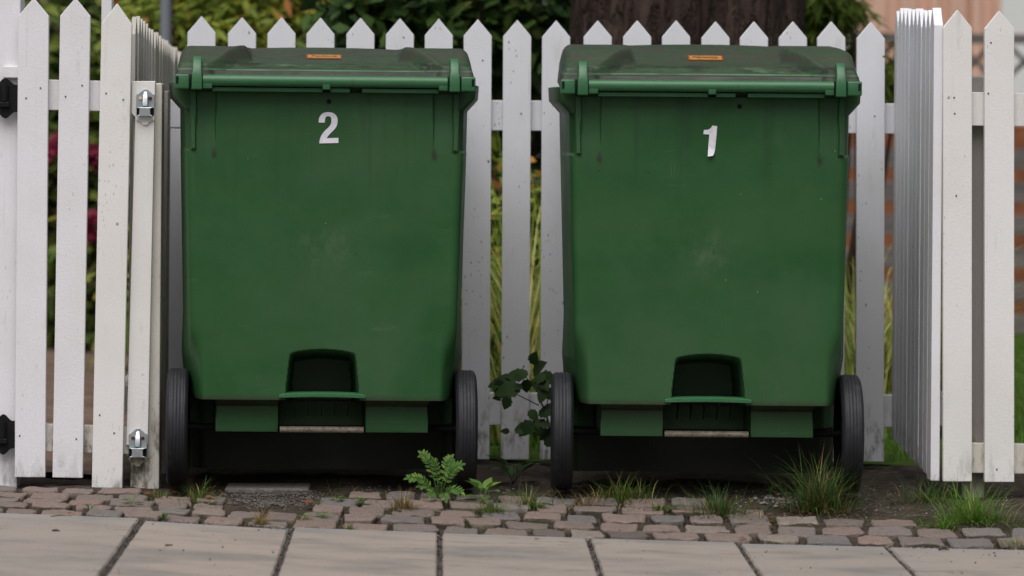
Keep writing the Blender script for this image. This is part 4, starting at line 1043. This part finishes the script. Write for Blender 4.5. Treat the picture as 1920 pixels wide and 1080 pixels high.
for i in range(41):
    x = -9 + 9.6 * i / 40; rr2 = []
    for k in range(14):
        t_ = 2 * math.pi * k / 14; nn = 1 + .25 * noise.noise((x * 1.2, math.cos(t_) * 2, math.sin(t_) * 2)); rr2.append((x, .8 * math.cos(t_) * nn + .3, 1.35 + 1.55 * math.sin(t_) * nn))
    rings.append(rr2)
core.rings(rings); core.build('branch_mass', M['leaf_dark'], hd, smooth='all')
lf = MB()
for i in range(26): cloud(lf, 520, (-8.6 + i * .36, -.45, random.uniform(.5, 2.5)), (.55, .35, .7), .12, .07, 12)
lf.build('foliage', M['leaf_bush'], hd, tint=True, fix=False)

shrub('autumn_shrub', at(985, 420, 12.0).x, 12.0, [(1500, P(985, 420, 12.0), (.24, .2, .30), 16), (700, P(960, 640, 12.0), (.22, .2, .14), 8)], 'leaf_maple', 'low yellow-green and rust-tinged shrub behind the grass between the bins', L=.07, W=.035, nst=4)
# lawn blades where the lawn shows
lb = MB()
for k in range(9000):
    y = random.uniform(10.5, 16.5); px = random.choice((random.uniform(880, 1100), random.uniform(1580, 1720), random.uniform(1800, 1960)))
    x = (px - VX) / F * y; blade(lb, (x, y, gz(x, y) - .01), random.random() * 6.28, random.uniform(0, .7), random.uniform(.03, .07), .004, random.random() * .72, .6, 2)
tag(lb.build('lawn_grass', M['grass_bright'], tint=True, fix=False), kind='stuff')

# grey post far left
p = at(311, 60, 12.3); g0z = gz(p.x, 12.3)
mb = MB(); mb.cyl((0, 0, 0), (0, 0, 3.6), .0195, .018, 20); mb.cyl((0, 0, 0), (0, 0, .35), .045, .04, 20); mb.cyl((0, 0, 3.6), (0, 0, 3.72), .07, .05, 20); mb.cyl((0, 0, 3.72), (0, 0, 3.95), .09, .13, 20); mb.cyl((0, 0, 3.95), (0, 0, 4.03), .15, .03, 20)
a = NM('grey_paint'); tag(mb.build('lamp_post', a.fin((.17, .185, .21), .5, .4), loc=(p.x, 12.3, g0z), smooth=40), 'slim grey post standing before the shrubs, right of the garden path', 'post')

# house, boarded wall, and the slatted garden fence before it
a = NM('salmon_boards'); M['salmon'] = a.fin(a.mix(a.rng(a.noise(3, 4, .6, a.scaled(a.pos, (6, 6, .5))), .35, .65), (.74, .47, .36), (.68, .43, .33)), .7, .3)
a = NM('white_boards'); M['whiteb'] = a.fin((.74, .75, .74), .6, .3)
a = NM('weathered_wood'); g = a.noise(1, 5, .6, a.scaled(a.pos, (3, 60, 60))); M['greywood'] = a.fin(a.mix(a.rng(g, .35, .65), (.20, .175, .165), (.115, .10, .095)), .85, .2)
a = NM('terracotta'); M['brick'] = a.fin(a.mix(a.rng(a.noise(14, 5), .35, .65), (.28, .105, .05), (.19, .075, .04)), .9, .15)
a = NM('roof_tile'); M['roof'] = a.fin((.16, .07, .05), .8, .2)
HY = 18.0
hx0, hx1 = at(1480, 0, HY).x, at(2500, 0, HY).x; hz = gz(2, HY)
hs = empty('house', (lerp(hx0, hx1, .5), HY, hz), 'house wall of salmon vertical boards with white trim behind the right fence', 'house')
def hp(name, x0, x1, y0, y1, z0, z1, mat): return boxpart(name, hs, x0, x1, y0, y1, z0, z1, mat, 0)
wm = MB(); bx = hx0; 
wl = hp('wall', hx0, hx1, HY + .03, HY + 5, hz - .1, hz + 3.2, 'salmon')
bt_ = MB(); pxs = [1640, 1652, 1697, 1709, 1752, 1790, 1802, 1830, 1872] + list(range(1990, 2480, 45))
for q in pxs: x = at(q, 0, HY).x; bt_.box(x - .02 - hs.location.x, x + .02 - hs.location.x, -.012, .0285, .0, 3.1)
bt_.build('cover_strip', M['salmon'], hs, bevel=.004)
for q0, q1 in ((1480, 1607), (1876, 1985)):
    hp('white_trim', at(q0, 0, HY).x, at(q1, 0, HY).x, HY - .03, HY + .028, hz, hz + 3.1, 'whiteb')
rfm = MB(); rfm.prism([(-.5, 3.15), (5.6, 3.15), (2.55, 5.0)], 'x', hx0 - .4 - hs.location.x, hx1 + .4 - hs.location.x); rfm.build('roof', M['roof'], hs)
hp('foundation', hx0 - .01, hx1 + .01, HY - .06, HY + .025, hz - .1, at(1900, 226, HY).z - .02, 'brick')
GY = 16.6; gx0, gx1 = at(1520, 0, GY).x, at(2300, 0, GY).x; gzz = gz(2, GY)
gf = empty('garden_fence', (lerp(gx0, gx1, .5), GY, gzz), 'weathered grey garden fence with a diagonal lattice above horizontal slats', 'fence')
boxpart('top_rail', gf, gx0, gx1, GY, GY + .06, at(1700, 80, GY).z, at(1700, 62, GY).z, 'greywood')
zl0, zl1 = at(1700, 240, GY).z, at(1700, 80, GY).z
lt = MB(); hgt = zl1 - zl0; th = .030
for i in range(-4, 12):
    for sg in (1, -1):
        x = gx0 + i * .215 - gf.location.x; y = .012 if sg > 0 else .028
        xa, xb = (x, x + hgt) if sg > 0 else (x + hgt, x)
        lo, hi = gx0 - gf.location.x, gx1 - gf.location.x
        if min(xa, xb) < lo or max(xa, xb) > hi: continue
        lt.add([(xa - th / 2, y, zl1 - gzz), (xa + th / 2, y, zl1 - gzz), (xb + th / 2, y, zl0 - gzz), (xb - th / 2, y, zl0 - gzz), (xa - th / 2, y + .012, zl1 - gzz), (xa + th / 2, y + .012, zl1 - gzz), (xb + th / 2, y + .012, zl0 - gzz), (xb - th / 2, y + .012, zl0 - gzz)],
               [(0, 1, 2, 3), (4, 7, 6, 5), (0, 4, 5, 1), (1, 5, 6, 2), (2, 6, 7, 3), (3, 7, 4, 0)])
lt.build('lattice', M['greywood'], gf)
sl = MB()
for i in range(6):
    z1 = at(1900, 280 + i * 62, GY).z - gzz; z0 = at(1900, 317 + i * 62, GY).z - gzz
    sl.box(gx0 - gf.location.x, gx1 - gf.location.x, .0, .03, z0, z1)
sl.build('slat_panel', M['greywood'], gf, bevel=.003)
for q in (1522, 1742, 1985, 2290): x = at(q, 0, GY).x; boxpart('post', gf, x - .045, x + .045, GY + .062, GY + .15, gzz - .02, at(1700, 55, GY).z, 'greywood')
